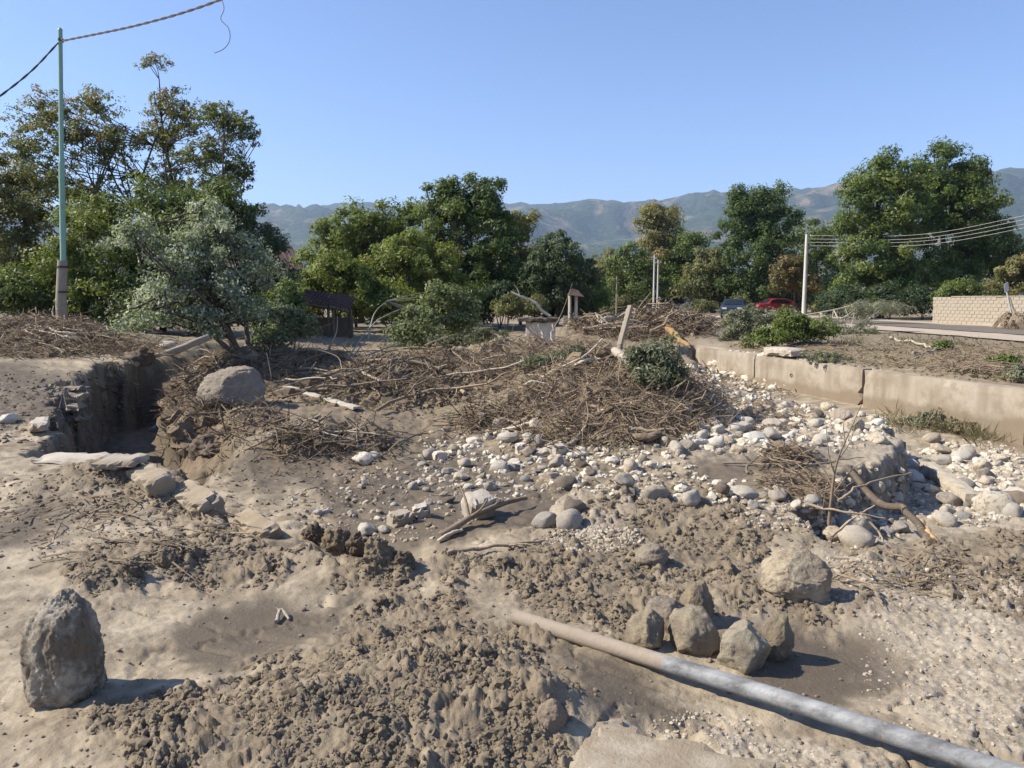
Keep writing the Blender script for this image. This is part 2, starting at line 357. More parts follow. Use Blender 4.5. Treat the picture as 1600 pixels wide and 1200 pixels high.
def box(mb, lo, hi, a=None):
    (x0, y0, z0), (x1, y1, z1) = lo, hi
    mb.add([(x0, y0, z0), (x1, y0, z0), (x1, y1, z0), (x0, y1, z0), (x0, y0, z1), (x1, y0, z1), (x1, y1, z1), (x0, y1, z1)], BOXF, a); return mb
def ico(sub):
    t = (1 + 5 ** .5) / 2
    v = [(-1, t, 0), (1, t, 0), (-1, -t, 0), (1, -t, 0), (0, -1, t), (0, 1, t), (0, -1, -t), (0, 1, -t), (t, 0, -1), (t, 0, 1), (-t, 0, -1), (-t, 0, 1)]
    f = [(0, 11, 5), (0, 5, 1), (0, 1, 7), (0, 7, 10), (0, 10, 11), (1, 5, 9), (5, 11, 4), (11, 10, 2), (10, 7, 6), (7, 1, 8), (3, 9, 4), (3, 4, 2), (3, 2, 6), (3, 6, 8), (3, 8, 9), (4, 9, 5), (2, 4, 11), (6, 2, 10), (8, 6, 7), (9, 8, 1)]
    v = [np.array(p) / np.linalg.norm(p) for p in v]
    for _ in range(sub):
        c = {}; nf = []
        def mid(a, b):
            k = (min(a, b), max(a, b))
            if k not in c: m = v[a] + v[b]; v.append(m / np.linalg.norm(m)); c[k] = len(v) - 1
            return c[k]
        for a, b, d in f:
            x, y, z = mid(a, b), mid(b, d), mid(d, a); nf += [(a, x, z), (b, y, x), (d, z, y), (x, y, z)]
        f = nf
    return np.array(v), np.array(f)
ICO = {k: ico(k) for k in (0, 1, 2, 3, 4, 5)}
def rockv(sub, seed, angular=.5, rough=.08, cuts=7):      # rounded / faceted stone about unit size
    rng = np.random.default_rng(seed); v, f = ICO[sub]; v = v.copy()
    v = v * (1 + .22 * pn3(v * 1.1, seed)[:, None])
    for _ in range(cuts):
        n = rng.normal(size=3); n /= np.linalg.norm(n); h = rng.uniform(.62, .9) if angular > .3 else rng.uniform(.8, .97)
        d = v @ n - h; v = v - np.outer(np.maximum(d, 0) * (angular + .35 * (angular > .3)), n)
    v = v * (1 + rough * (pn3(v * 3.1, seed + 5) + .5 * pn3(v * 7, seed + 9))[:, None])
    if sub >= 4:
        v = v * (1 - .045 * sst(.86, 1, 1 - np.abs(pn3(v * np.array([1.6, 1.6, 3.2]), seed + 11)))[:, None] + .018 * pn3(v * 14, seed + 12)[:, None] + .012 * pn3(v * 28, seed + 13)[:, None])
    return v, f
# ------------------------------------------------------------------ materials
class NT:
    def __init__(s, name):
        s.m = bpy.data.materials.new(name); s.m.use_nodes = True; s.t = s.m.node_tree; s.n = s.t.nodes; s.l = s.t.links
        s.b = s.n["Principled BSDF"]; s.b.inputs["Roughness"].default_value = .9; s.b.inputs["Specular IOR Level"].default_value = .25
        s.co = s.n.new("ShaderNodeTexCoord")
    def val(s, x, sock):
        if isinstance(x, (int, float)): sock.default_value = x
        elif isinstance(x, (tuple, list)): sock.default_value = (*x, 1) if len(x) == 3 else x
        else: s.l.new(x, sock)
    def noise(s, scale, det=4, rough=.55, vec=None, dist=0.0, stretch=None):
        v = vec or s.co.outputs["Object"]
        if stretch:
            mp = s.n.new("ShaderNodeMapping"); mp.inputs["Scale"].default_value = stretch; s.l.new(v, mp.inputs[0]); v = mp.outputs[0]
        k = s.n.new("ShaderNodeTexNoise"); k.inputs["Scale"].default_value = scale; k.inputs["Detail"].default_value = det
        k.inputs["Roughness"].default_value = rough; k.inputs["Distortion"].default_value = dist; s.l.new(v, k.inputs["Vector"]); return k.outputs[0]
    def voro(s, scale, feat='F1', vec=None):
        k = s.n.new("ShaderNodeTexVoronoi"); k.feature = feat; k.inputs["Scale"].default_value = scale; s.l.new(vec or s.co.outputs["Object"], k.inputs["Vector"]); return k
    def ramp(s, x, *st):
        k = s.n.new("ShaderNodeValToRGB"); s.l.new(x, k.inputs[0]); e = k.color_ramp.elements
        while len(e) < len(st): e.new(.5)
        for el, (p, c) in zip(e, st): el.position = p; el.color = (c, c, c, 1) if isinstance(c, (int, float)) else (*c, 1)
        return k.outputs[0]
    def mix(s, fac, a, b, mode='MIX'):
        k = s.n.new("ShaderNodeMix"); k.data_type = 'RGBA'; k.blend_type = mode
        s.val(fac, k.inputs[0]); s.val(a, k.inputs[6]); s.val(b, k.inputs[7]); return k.outputs[2]
    def math(s, op, a, b=0.0):
        k = s.n.new("ShaderNodeMath"); k.operation = op; s.val(a, k.inputs[0]); s.val(b, k.inputs[1]); return k.outputs[0]
    def attr(s, name):
        k = s.n.new("ShaderNodeAttribute"); k.attribute_name = name; return k.outputs["Fac"]
    def rnd(s): return s.n.new("ShaderNodeObjectInfo").outputs["Random"]
    def bump(s, h, strength=.5, dist=.02, prev=None):
        k = s.n.new("ShaderNodeBump"); k.inputs["Strength"].default_value = strength; k.inputs["Distance"].default_value = dist
        s.l.new(h, k.inputs["Height"])
        if prev: s.l.new(prev, k.inputs["Normal"])
        return k.outputs[0]
    def out(s, col=None, rough=None, nrm=None, metal=None):
        if col is not None: s.val(col, s.b.inputs["Base Color"])
        if rough is not None: s.val(rough, s.b.inputs["Roughness"])
        if nrm is not None: s.l.new(nrm, s.b.inputs["Normal"])
        if metal is not None: s.val(metal, s.b.inputs["Metallic"])
        return s.m
M = {}
def m_ground():
    t = NT("ground_mud")
    n1 = t.noise(.9, 6, .6); n2 = t.noise(7, 6, .65); n3 = t.noise(60, 4, .6); n4 = t.noise(.12, 5, .6)
    dry = t.mix(t.ramp(n2, (.3, 0.), (.7, 1.)), (.28, .227, .16), (.42, .35, .255))
    dry = t.mix(t.ramp(t.noise(1.7, 8, .68, dist=.4), (.44, 0.), (.58, .85)), dry, t.mix(n2, (.15, .117, .079), (.23, .182, .124)))
    clodc = t.mix(t.ramp(n2, (.3, 0.), (.7, 1.)), (.13, .1, .067), (.23, .182, .125))
    col = t.mix(t.math('MULTIPLY', t.attr("clod"), t.ramp(n3, (.25, .6), (.75, 1.))), dry, clodc)
    col = t.mix(t.math('MULTIPLY', t.attr("damp"), t.ramp(n1, (.25, .75), (.6, 1.))), col, t.mix(n2, (.085, .066, .045), (.138, .108, .075)))
    col = t.mix(t.math('MULTIPLY', t.attr("wet"), .85), col, t.mix(t.ramp(n2, (.3, 0.), (.7, 1.)), (.07, .053, .036), (.14, .107, .074)))  # damp soil tone, deepened to paint shade into the hole and ditch
    # pale grit: small stones showing in the mud
    vv = t.voro(55); g = t.math('MULTIPLY', t.attr("gravel"), t.ramp(t.noise(5, 5, .7), (.35, .15), (.65, 1.)))
    stones = t.ramp(vv.outputs["Color"], (.1, (.2, .165, .125)), (.5, (.33, .28, .22)), (.9, (.45, .41, .345)))
    col = t.mix(t.math('MULTIPLY', g, .75), col, stones)
    # plant litter and silt
    lit = t.mix(t.ramp(t.noise(9, 6, .75), (.3, 0.), (.7, 1.)), (.11, .08, .052), (.27, .205, .14))
    lit = t.mix(t.ramp(n4, (.42, 0.), (.62, .55)), lit, (.17, .155, .085))
    col = t.mix(t.math('MULTIPLY', t.attr("litter"), .8), col, lit)
    # scattered grit specks
    sv = t.voro(90); sp_ = t.ramp(sv.outputs["Distance"], (.10, 1.), (.16, 0.))
    pick = t.ramp(t.noise(16, 2), (.5, 0.), (.6, 1.))
    col = t.mix(t.math('MULTIPLY', t.math('MULTIPLY', sp_, pick), .6), col, (.5, .46, .4))
    nb = t.bump(t.noise(140, 5, .7), .55, .006); nb = t.bump(t.noise(38, 4, .6), .6, .012, nb)
    rough = t.mix(t.attr("damp"), (.95,) * 3, (.66,) * 3)
    return t.out(col, rough, nb)
def m_rock(name, a, b, mud=.4, mudc=(.27, .21, .155), sc=1.0, spk=.25):
    t = NT(name); rnd = t.rnd()
    base = t.mix(t.ramp(t.noise(2.2 * sc, 6, .65), (.3, 0.), (.7, 1.)), a, b)
    base = t.mix(t.math('MULTIPLY', t.ramp(t.noise(40 * sc, 3), (.55, 0.), (.7, 1.)), spk), base, (.14, .13, .12))
    hs = t.n.new("ShaderNodeHueSaturation"); t.l.new(base, hs.inputs["Color"])
    t.val(t.math('ADD', t.math('MULTIPLY', rnd, .42), .7), hs.inputs["Value"])
    r2 = t.math('FRACT', t.math('MULTIPLY', rnd, 7.31)); t.val(t.math('ADD', t.math('MULTIPLY', r2, .5), .8), hs.inputs["Saturation"])
    mk = t.ramp(t.math('ADD', t.noise(1.6 * sc, 6, .7), t.math('MULTIPLY', r2, .18)), (.76 - mud * .42, 0.), (.84 - mud * .34, 1.))
    col = t.mix(t.math('MULTIPLY', mk, .9), hs.outputs[0], mudc)
    nb = t.bump(t.noise(11 * sc, 6, .7), .8, .03); nb = t.bump(t.noise(60 * sc, 4, .7), .6, .008, nb)
    return t.out(col, .88, nb)
def m_wood(name, a, b, mudc=(.25, .19, .135), mud=.5):
    t = NT(name); rnd = t.rnd()
    c = t.mix(t.ramp(t.noise(30, 5, .7, stretch=(1, 1, .25)), (.3, 0.), (.7, 1.)), a, b)
    hs = t.n.new("ShaderNodeHueSaturation"); t.l.new(c, hs.inputs["Color"]); t.val(t.math('ADD', t.math('MULTIPLY', rnd, .7), .6), hs.inputs["Value"])
    c = t.mix(t.ramp(t.noise(5, 5, .65), (.62 - mud * .25, 0.), (.72 - mud * .2, .9)), hs.outputs[0], mudc)
    return t.out(c, .9, t.bump(t.noise(45, 5, .7, stretch=(1, 1, .3)), .6, .01))
def m_leaf(name, dark, mid, light, odd=None, trans=.38, gloss=.4):
    t = NT(name); tn = t.attr("tint")
    st = [(.0, dark), (.45, mid), (.8, light)] + ([(1., odd)] if odd else [(1., light)])
    c = t.ramp(tn, *st)
    t.b.inputs["Base Color"].default_value = (0, 0, 0, 1); t.val(c, t.b.inputs["Base Color"]); t.b.inputs["Roughness"].default_value = .55
    t.b.inputs["Specular IOR Level"].default_value = gloss
    tr = t.n.new("ShaderNodeBsdfTranslucent"); t.val(t.mix(.5, c, (light[0] * 1.4, light[1] * 1.5, light[2] * .8)), tr.inputs[0])
    mx = t.n.new("ShaderNodeMixShader"); mx.inputs[0].default_value = trans
    t.l.new(t.b.outputs[0], mx.inputs[1]); t.l.new(tr.outputs[0], mx.inputs[2])
    t.l.new(mx.outputs[0], t.n["Material Output"].inputs[0]); return t.m
def m_plain(name, a, b=None, rough=.8, sc=4, metal=0, bump=.3, dirt=0.0, dirtc=(.27, .21, .15)):
    t = NT(name); b = b or tuple(x * .75 for x in a)
    c = t.mix(t.ramp(t.noise(sc, 6, .65), (.32, 0.), (.68, 1.)), a, b)
    if dirt: c = t.mix(t.ramp(t.noise(sc * .7, 6, .7), (.65 - dirt * .35, 0.), (.75 - dirt * .3, .92)), c, dirtc)
    return t.out(c, rough, t.bump(t.noise(sc * 9, 5, .7), bump, .01), metal)
def m_concrete():
    t = NT("cast_concrete")
    c = t.mix(t.ramp(t.noise(1.2, 6, .65), (.3, 0.), (.7, 1.)), (.30, .25, .19), (.39, .335, .265))
    st = t.ramp(t.noise(2.5, 5, .6, stretch=(1, 1, .12)), (.45, 0.), (.7, .7)); c = t.mix(st, c, (.2, .16, .115))
    c = t.mix(t.ramp(t.noise(.8, 6, .7), (.48, 0.), (.6, .8)), c, (.225, .175, .125))
    sz = t.n.new("ShaderNodeSeparateXYZ"); t.l.new(t.co.outputs["Object"], sz.inputs[0])
    tl = t.math('ADD', sz.outputs[2], t.math('MULTIPLY', t.noise(1.3, 6, .6), .5)); c = t.mix(t.ramp(t.math('MULTIPLY', tl, .6), (.62, .8), (.68, 0.)), c, (.2, .155, .108))
    vp = t.voro(28); c = t.mix(t.ramp(vp.outputs["Distance"], (.06, .6), (.12, 0.)), c, (.12, .1, .08))
    return t.out(c, .9, t.bump(t.noise(20, 6, .7), .4, .015))
def m_pipe():
    t = NT("pipe_steel")
    ob = t.co.outputs["Object"]; sep = t.n.new("ShaderNodeSeparateXYZ"); t.l.new(ob, sep.inputs[0])
    steel = t.mix(t.ramp(t.noise(14, 5, .65, stretch=(.3, 1, 1)), (.35, 0.), (.65, 1.)), (.12, .12, .118), (.31, .312, .31))
    e = t.math('ADD', t.math('MULTIPLY', sep.outputs[0], -1.15), t.math('MULTIPLY', t.noise(9, 6, .75, stretch=(.35, 1, 1)), 1.3))
    mk = t.ramp(t.math('ADD', e, .62), (.42, 0.), (.56, 1.)); patch = t.ramp(t.noise(22, 5, .7), (.60, 0.), (.66, .8))
    mud = t.mix(t.noise(25, 5, .7), (.25, .195, .145), (.38, .315, .245))
    c = t.mix(t.math('MAXIMUM', mk, patch), steel, mud)
    r = t.mix(mk, (.45,) * 3, (.95,) * 3)
    return t.out(c, r, t.bump(t.noise(60, 5, .7), .5, .006), .0)
def m_hill():
    t = NT("hill_forest"); ob = t.co.outputs["Object"]
    n1 = t.noise(.0028, 7, .62); n2 = t.noise(.012, 6, .65); n3 = t.noise(.05, 4, .6)
    forest = t.mix(t.ramp(n3, (.35, 0.), (.65, 1.)), (.018, .032, .014), (.055, .075, .032))
    grass = t.mix(t.ramp(n2, (.35, 0.), (.65, 1.)), (.16, .12, .07), (.28, .21, .13))
    c = t.mix(t.ramp(t.math('ADD', t.math('MULTIPLY', n1, .6), t.math('MULTIPLY', n2, .4)), (.51, 0.), (.58, .75)), forest, grass)
    sep = t.n.new("ShaderNodeSeparateXYZ"); t.l.new(ob, sep.inputs[0])
    return t.out(c, 1.0, t.bump(n3, .8, 12))
def mats():
    M["ground"] = m_ground()
    M["pale"] = m_rock("river_stone_pale", (.66, .58, .465), (.53, .455, .36), mud=.28, sc=3, spk=.3)
    M["pebble"] = m_plain("pebble", (.48, .415, .325), (.29, .24, .18), .9, 9, bump=.2, dirt=.35)
    M["rubble"] = m_plain("pale_rubble", (.60, .53, .425), (.44, .38, .295), .9, 5, bump=.4, dirt=.2)
    M["white"] = m_rock("river_stone_white", (.80, .74, .635), (.67, .60, .505), mud=.15, sc=3, spk=.25)
    M["grey"] = m_rock("river_stone_grey", (.42, .395, .355), (.31, .285, .25), mud=.3, sc=3, spk=.2)
    M["brown"] = m_rock("river_stone_muddy", (.33, .27, .205), (.22, .17, .125), mud=.6, sc=3, spk=.15)
    M["boulder"] = m_rock("boulder_stone", (.56, .50, .40), (.45, .395, .31), mud=.6, sc=4, spk=.3, mudc=(.19, .149, .103))
    M["boulder_pale"] = m_rock("boulder_stone_pale", (.45, .38, .285), (.35, .29, .21), mud=.62, sc=4, spk=.25)
    M["tan"] = m_rock("boulder_stone_tan", (.46, .385, .28), (.36, .30, .215), mud=.5, sc=4, spk=.2)
    M["wetmud_shade"] = m_plain("wet_mud_shade", (.085, .065, .047), (.15, .115, .083), .8, 14, bump=.6)  # damp mud with the clumps' shade darkened into its colour
    M["cluster"] = m_rock("muddy_field_stone", (.46, .385, .26), (.36, .295, .195), mud=.6, sc=8, spk=.2)
    M["wood"] = m_wood("driftwood", (.37, .29, .20), (.22, .165, .11))
    M["wood_dark"] = m_wood("wet_wood", (.18, .138, .095), (.10, .075, .052), mud=.4)
    M["wood_pale"] = m_wood("bleached_wood", (.52, .455, .36), (.38, .32, .24), mud=.25)
    M["wood_orange"] = m_wood("split_heartwood", (.52, .33, .15), (.42, .25, .11), mud=.15)
    M["twig"] = m_wood("twig_tangle", (.34, .258, .172), (.15, .11, .072), mud=.4)
    M["bark"] = m_wood("tree_bark", (.12, .095, .07), (.06, .048, .037), mud=.05)
    M["timber"] = m_wood("grey_timber", (.45, .40, .33), (.33, .29, .235), mud=.2)
    M["clod"] = m_plain("mud_clod", (.135, .105, .071), (.22, .175, .12), .95, 22, bump=.5)
    M["litter"] = m_plain("mud_litter", (.235, .178, .118), (.14, .104, .068), .95, 16, bump=.6)
    M["locust"] = m_leaf("locust_leaf", (0.049, 0.078, 0.022), (0.105, 0.137, 0.037), (0.194, 0.194, 0.054), (0.369, 0.163, 0.078))
    M["green"] = m_leaf("green_leaf", (0.035, 0.066, 0.018), (0.088, 0.132, 0.031), (0.185, 0.217, 0.049))
    M["bright"] = m_leaf("bright_leaf", (.075, .11, .02), (.15, .19, .035), (.23, .26, .055), (.28, .2, .06))
    M["dark"] = m_leaf("dark_leaf", (0.021, 0.039, 0.018), (0.046, 0.075, 0.031), (0.088, 0.116, 0.047))
    M["olive"] = m_leaf("olive_leaf", (0.070, 0.085, 0.031), (0.150, 0.155, 0.054), (0.229, 0.217, 0.078), (0.351, 0.202, 0.093))
    M["rust"] = m_leaf("rust_leaf", (.09, .085, .025), (.15, .125, .04), (.2, .145, .05), (.24, .14, .05))
    M["silver"] = m_leaf("silver_poplar_leaf", (.075, .1, .048), (.18, .21, .12), (.4, .43, .32), (.62, .64, .55), gloss=.5)
    M["paleleaf"] = m_leaf("pale_poplar_leaf", (.085, .105, .04), (.17, .2, .08), (.28, .31, .15), (.42, .44, .3))
    M["greyleaf"] = m_leaf("wilted_leaf", (0.081, 0.092, 0.054), (0.162, 0.176, 0.108), (0.284, 0.284, 0.189), (0.300, 0.257, 0.162))
    M["weed"] = m_leaf("weed_leaf", (.07, .072, .035), (.14, .125, .065), (.23, .19, .115), (.3, .23, .14))
    M["concrete"] = m_concrete()
    M["slab"] = m_plain("concrete_slab", (.46, .41, .34), (.37, .32, .26), .9, 5, bump=.5, dirt=.35)
    M["mudslab"] = m_plain("mud_coated_slab", (.40, .34, .26), (.31, .255, .185), .9, 6, bump=.8, dirt=.8, dirtc=(.27, .213, .147))
    M["blockc"] = m_plain("concrete_block", (.38, .33, .26), (.27, .225, .17), .92, 1.1, bump=.5, dirt=.55, dirtc=(.25, .195, .14))
    M["mortar"] = m_plain("mortar", (.33, .275, .21), (.27, .22, .165), .95, 3)
    M["asphalt"] = m_plain("broken_asphalt", (.16, .145, .125), (.24, .21, .175), .9, 8, bump=.6, dirt=.45)
    M["road"] = m_plain("muddy_asphalt", (.13, .11, .09), (.18, .15, .12), .85, .5, dirt=.1, dirtc=(.36, .29, .22))
    M["verge"] = m_plain("dried_silt", (.44, .365, .28), (.36, .29, .215), .95, 1.2)
    M["pipe"] = m_pipe()
    M["green_paint"] = m_plain("green_pole_paint", (.20, .36, .29), (.24, .39, .32), .5, 3, bump=.1, dirt=.1)
    M["old_post"] = m_wood("weathered_post", (.32, .28, .225), (.22, .19, .15), mud=.2)
    M["pole"] = m_plain("concrete_pole", (.58, .56, .52), (.47, .45, .41), .85, 3)
    M["wire"] = m_plain("wire", (.20, .19, .18), None, .6, 5)
    M["alu"] = m_plain("bare_wire", (.5, .5, .5), None, .5, 5)
    M["cable"] = m_plain("twisted_cable", (.085, .065, .052), (.11, .085, .068), .8, 6)
    M["iron"] = m_plain("dark_iron", (.05, .05, .05), None, .6, 8)
    M["plaster"] = m_plain("pale_plaster", (.62, .53, .43), (.52, .44, .35), .9, 2, dirt=.3)
    M["whitewall"] = m_plain("white_wall", (.74, .74, .72), (.66, .65, .63), .85, 1)
    M["yellowwall"] = m_plain("cream_wall", (.62, .52, .34), (.55, .46, .3), .85, 1)
    M["tile"] = m_plain("brown_roof_tile", (.115, .072, .06), (.075, .05, .045), .8, 3)
    M["redtile"] = m_plain("red_roof_tile", (.19, .085, .06), (.14, .065, .05), .8, 3)
    M["glass"] = m_plain("dark_glass", (.02, .025, .03), None, .12, 2, bump=0)
    M["carblue"] = m_plain("dark_blue_paint", (.012, .022, .045), (.016, .028, .055), .45, 1, bump=0, dirt=.05)
    M["carred"] = m_plain("red_paint", (.33, .022, .03), (.28, .02, .03), .3, 1, bump=0, dirt=.05)
    M["rubber"] = m_plain("tyre_rubber", (.02, .02, .02), None, .9, 8)
    M["rim"] = m_plain("wheel_rim", (.4, .4, .4), None, .4, 8, metal=.6)
    M["lamp"] = m_plain("lamp_lens", (.6, .58, .52), None, .2, 2, bump=0)
    M["taillamp"] = m_plain("tail_lens", (.25, .02, .02), None, .2, 2, bump=0)
    M["tarp"] = m_plain("grey_blue_tarp", (.13, .15, .17), (.09, .105, .12), .8, 3, dirt=.4)
    M["brownleaf"] = m_leaf("dead_leaf", (0.121, 0.088, 0.054), (0.216, 0.155, 0.095), (0.300, 0.257, 0.162))
    M["hill"] = m_hill()
mats()
for k in ("carblue", "carred"):
    b_ = M[k].node_tree.nodes["Principled BSDF"]; b_.inputs["Specular IOR Level"].default_value = .5; b_.inputs["Coat Weight"].default_value = .0

# ------------------------------------------------------------------ ground: one sheet, finer where it is near
def build_ground():
    th, r, x, y, z, mk = TH, RR, GX.ravel(), GY.ravel(), GZ.ravel(), dict(GM)
    n = len(th); m = len(r); v = np.stack([x, y, z], 1)
    i = np.arange(m - 1)[:, None] * n; j = np.arange(n)[None]; j2 = (j + 1) % n
    f = np.stack([i + j, i + n + j, i + n + j2, i + j2], -1).reshape(-1, 4)[:, ::-1]
    mb = MB().add(v, f)
    c = len(v); mb.add([[0, 0, float(z[0])]], np.zeros((0, 4), int))
    k = np.arange(n); mb.f.append(np.stack([k, (k + 1) % n, np.full(n, c)], 1)[:, ::-1])
    for q in mk: mk[q] = np.append(mk[q], 0)
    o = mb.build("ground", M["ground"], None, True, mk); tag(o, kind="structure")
build_ground()

def build_hills():
    prof = np.array([(-900, 345), (-300, 335), (0, 335), (250, 330), (400, 325), (560, 323), (640, 328), (740, 326), (820, 322), (870, 320), (920, 322), (965, 316), (1000, 321), (1060, 312), (1110, 303), (1150, 300),
                     (1200, 304), (1250, 300), (1300, 293), (1360, 290), (1450, 285), (1560, 274), (1600, 278), (1700, 290), (2200, 300)], float)
    th = np.radians(np.linspace(-62, 62, 300)); r = np.concatenate([np.geomspace(1100, 4300, 76), np.linspace(4350, 5600, 24)])
    px = 800 + FPX * np.tan(th); T, R = np.meshgrid(th, r)
    py = np.interp(px, prof[:, 0], prof[:, 1]); el = np.array([math.atan2(ray(a, b)[2], math.hypot(*ray(a, b)[:2])) for a, b in zip(px, py)])
    el = np.clip(el, math.radians(2), None)
    x = R * np.sin(T); y = R * np.cos(T); zr = 4300 * np.tan(el)[None]
    up = np.clip((R - 1100) / 3200, 0, 1); shape = .62 * up ** 1.3 + .38 * sst(.15, 1, up); fall = 1 - sst(4300, 5600, R) * .55
    rid = 1 - np.abs(fbm(x / 900, y / 900, 5, 71, .5)) * 1.7
    z = zr * shape * fall + up * (1 - .72 * sst(.75, 1.0, up)) * (rid - .5) * 150 + up * fbm(x / 260, y / 260, 4, 77, .55) * 20
    z = z * sst(1100, 1500, R) + .3
    global HILLTOP; HILLTOP = float(z.max())
    n = len(th); i = np.arange(len(r) - 1)[:, None] * n; j = np.arange(n - 1)[None]
    f = np.stack([i + j, i + n + j, i + n + j + 1, i + j + 1], -1).reshape(-1, 4)[:, ::-1]
    o = MB().add(np.stack([x, y, z], -1).reshape(-1, 3), f).build("hills", M["hill"], None, True); tag(o, kind="structure")
build_hills()

def build_haze():
    mb = MB(); box(mb, (-6600, -6600, -8), (6600, 6600, HILLTOP + 15)); t = bpy.data.materials.new("valley_haze"); t.use_nodes = True
    nt = t.node_tree; nt.nodes.clear(); o = nt.nodes.new("ShaderNodeOutputMaterial"); v = nt.nodes.new("ShaderNodeVolumePrincipled")
    v.inputs["Color"].default_value = (.55, .72, 1.0, 1); v.inputs["Density"].default_value = .00014; v.inputs["Anisotropy"].default_value = .2
    nt.links.new(v.outputs[0], o.inputs["Volume"])
    h = mb.build("haze", t); tag(h, kind="stuff")
build_haze()

def strip(name, pts, w0, w1, lift, mat, n=60, kind="structure"):
    c = curve(pts, n); d = np.gradient(c, axis=0)[:, :2]; d /= np.linalg.norm(d, axis=1)[:, None]; nr = np.stack([d[:, 1], -d[:, 0]], 1)
    cols = 9; ws = np.linspace(w0, w1, cols); P = c[:, None, :2] + nr[:, None] * ws[None, :, None]
    jit = .25 * pn2(P[..., 0] * .5, P[..., 1] * .5, 81); edge = (np.arange(cols) == 0) | (np.arange(cols) == cols - 1)
    P = P + nr[:, None] * (jit * edge)[..., None]
    z = np.maximum(look(P[..., 0], P[..., 1]), height(P[..., 0].ravel(), P[..., 1].ravel(), False).reshape(P.shape[:2])) + lift
    v = np.concatenate([P, z[..., None]], -1).reshape(-1, 3); i = np.arange(len(c) - 1)[:, None] * cols; j = np.arange(cols - 1)[None]
    f = np.stack([i + j, i + cols + j, i + cols + j + 1, i + j + 1], -1).reshape(-1, 4)[:, ::-1]
    return tag(MB().add(v, f).build(name, mat, None, True), kind=kind)
RD = [(23.6, 6, 0), (22.6, 18, 0), (21.6, 31, 0), (20.9, 40, 0), (19.5, 55, 0), (17.8, 70, 0), (15.5, 90, 0)]
strip("verge", RD, -3.3, 6.9, .05, M["verge"]); strip("road", RD, -.2, 4.4, .075, M["road"])
# ------------------------------------------------------------------ leaves, trees, bushes
def unit(a): return a / (np.linalg.norm(a, axis=-1, keepdims=True) + 1e-9)
def leaf_quads(pos, nrm, direc, L, wid=.5, fold=.12):
    d = unit(direc - nrm * np.sum(direc * nrm, 1, keepdims=True)); s = np.cross(nrm, d); L = np.asarray(L)[:, None]
    v = np.stack([pos - d * L * .5, pos + s * L * wid * .5 + nrm * L * fold, pos + d * L * .5, pos - s * L * wid * .5 + nrm * L * fold], 1)
    n = len(pos); return v.reshape(-1, 3), np.arange(4 * n).reshape(n, 4)
def leaf_tris(pos, nrm, direc, L, wid=.5):
    d = unit(direc - nrm * np.sum(direc * nrm, 1, keepdims=True)); s = np.cross(nrm, d); L = np.asarray(L)[:, None]
    v = np.stack([pos - d * L * .4 + s * L * wid * .5, pos + d * L * .6, pos - d * L * .4 - s * L * wid * .5], 1); n = len(pos); return v.reshape(-1, 3), np.arange(3 * n).reshape(n, 3)
def scatter_leaves(rng, cl, rad, n, size, outward, wid=.5, droop=0.0, tint0=None, flat=.35, tspread=.22, feather=.75, tri=False):
    cl = np.asarray(cl); k = rng.integers(0, len(cl), n); off = rng.normal(size=(n, 3)); off = unit(off) * (rng.uniform(0, 1, (n, 1)) ** .45)
    rr = np.asarray(rad)[k][:, None]; off = off * rr * np.array([1, 1, feather])
    pos = cl[k] + off; pos[:, 2] -= droop * np.linalg.norm(off[:, :2], axis=1) ** 1.4
    nr = unit(unit(off) * .75 + outward[k] * .5 + np.array([0, 0, flat]) + rng.normal(size=(n, 3)) * .55)
    di = rng.normal(size=(n, 3)) + outward[k] * .8; di[:, 2] -= droop * 2.0
    v, f = (leaf_tris if tri else leaf_quads)(pos, nr, di, size * rng.uniform(.6, 1.25, n), wid)
    t = (tint0[k] if tint0 is not None else .45) + rng.normal(size=n) * tspread * .6 + rng.uniform(-.1, .1, n)
    return v, f, np.repeat(np.clip(t, 0.001, 1), 3 if tri else 4)
def clumps(rng, lobes, count, shell=.5, ragged=.16):
    area = np.array([l[1][0] * l[1][2] for l in lobes]); area = area / area.sum(); C = []; O = []
    for l, a in zip(lobes, area):
        n = max(3, int(round(count * a))); d = unit(rng.normal(size=(n, 3)))
        d[:, 2] = np.where(d[:, 2] < -.85, -d[:, 2], d[:, 2])
        r = shell + (1 - shell) * rng.uniform(0, 1, n) ** .6
        r = r * (1 + ragged * 1.3 * pn3(d * 2.2 + l[0] * .3, 3) + rng.normal(size=n) * ragged * .4)
        C.append(l[0] + d * r[:, None] * np.array(l[1])); O.append(unit(d * np.array([1, 1, .9])))
    return np.concatenate(C), np.concatenate(O)
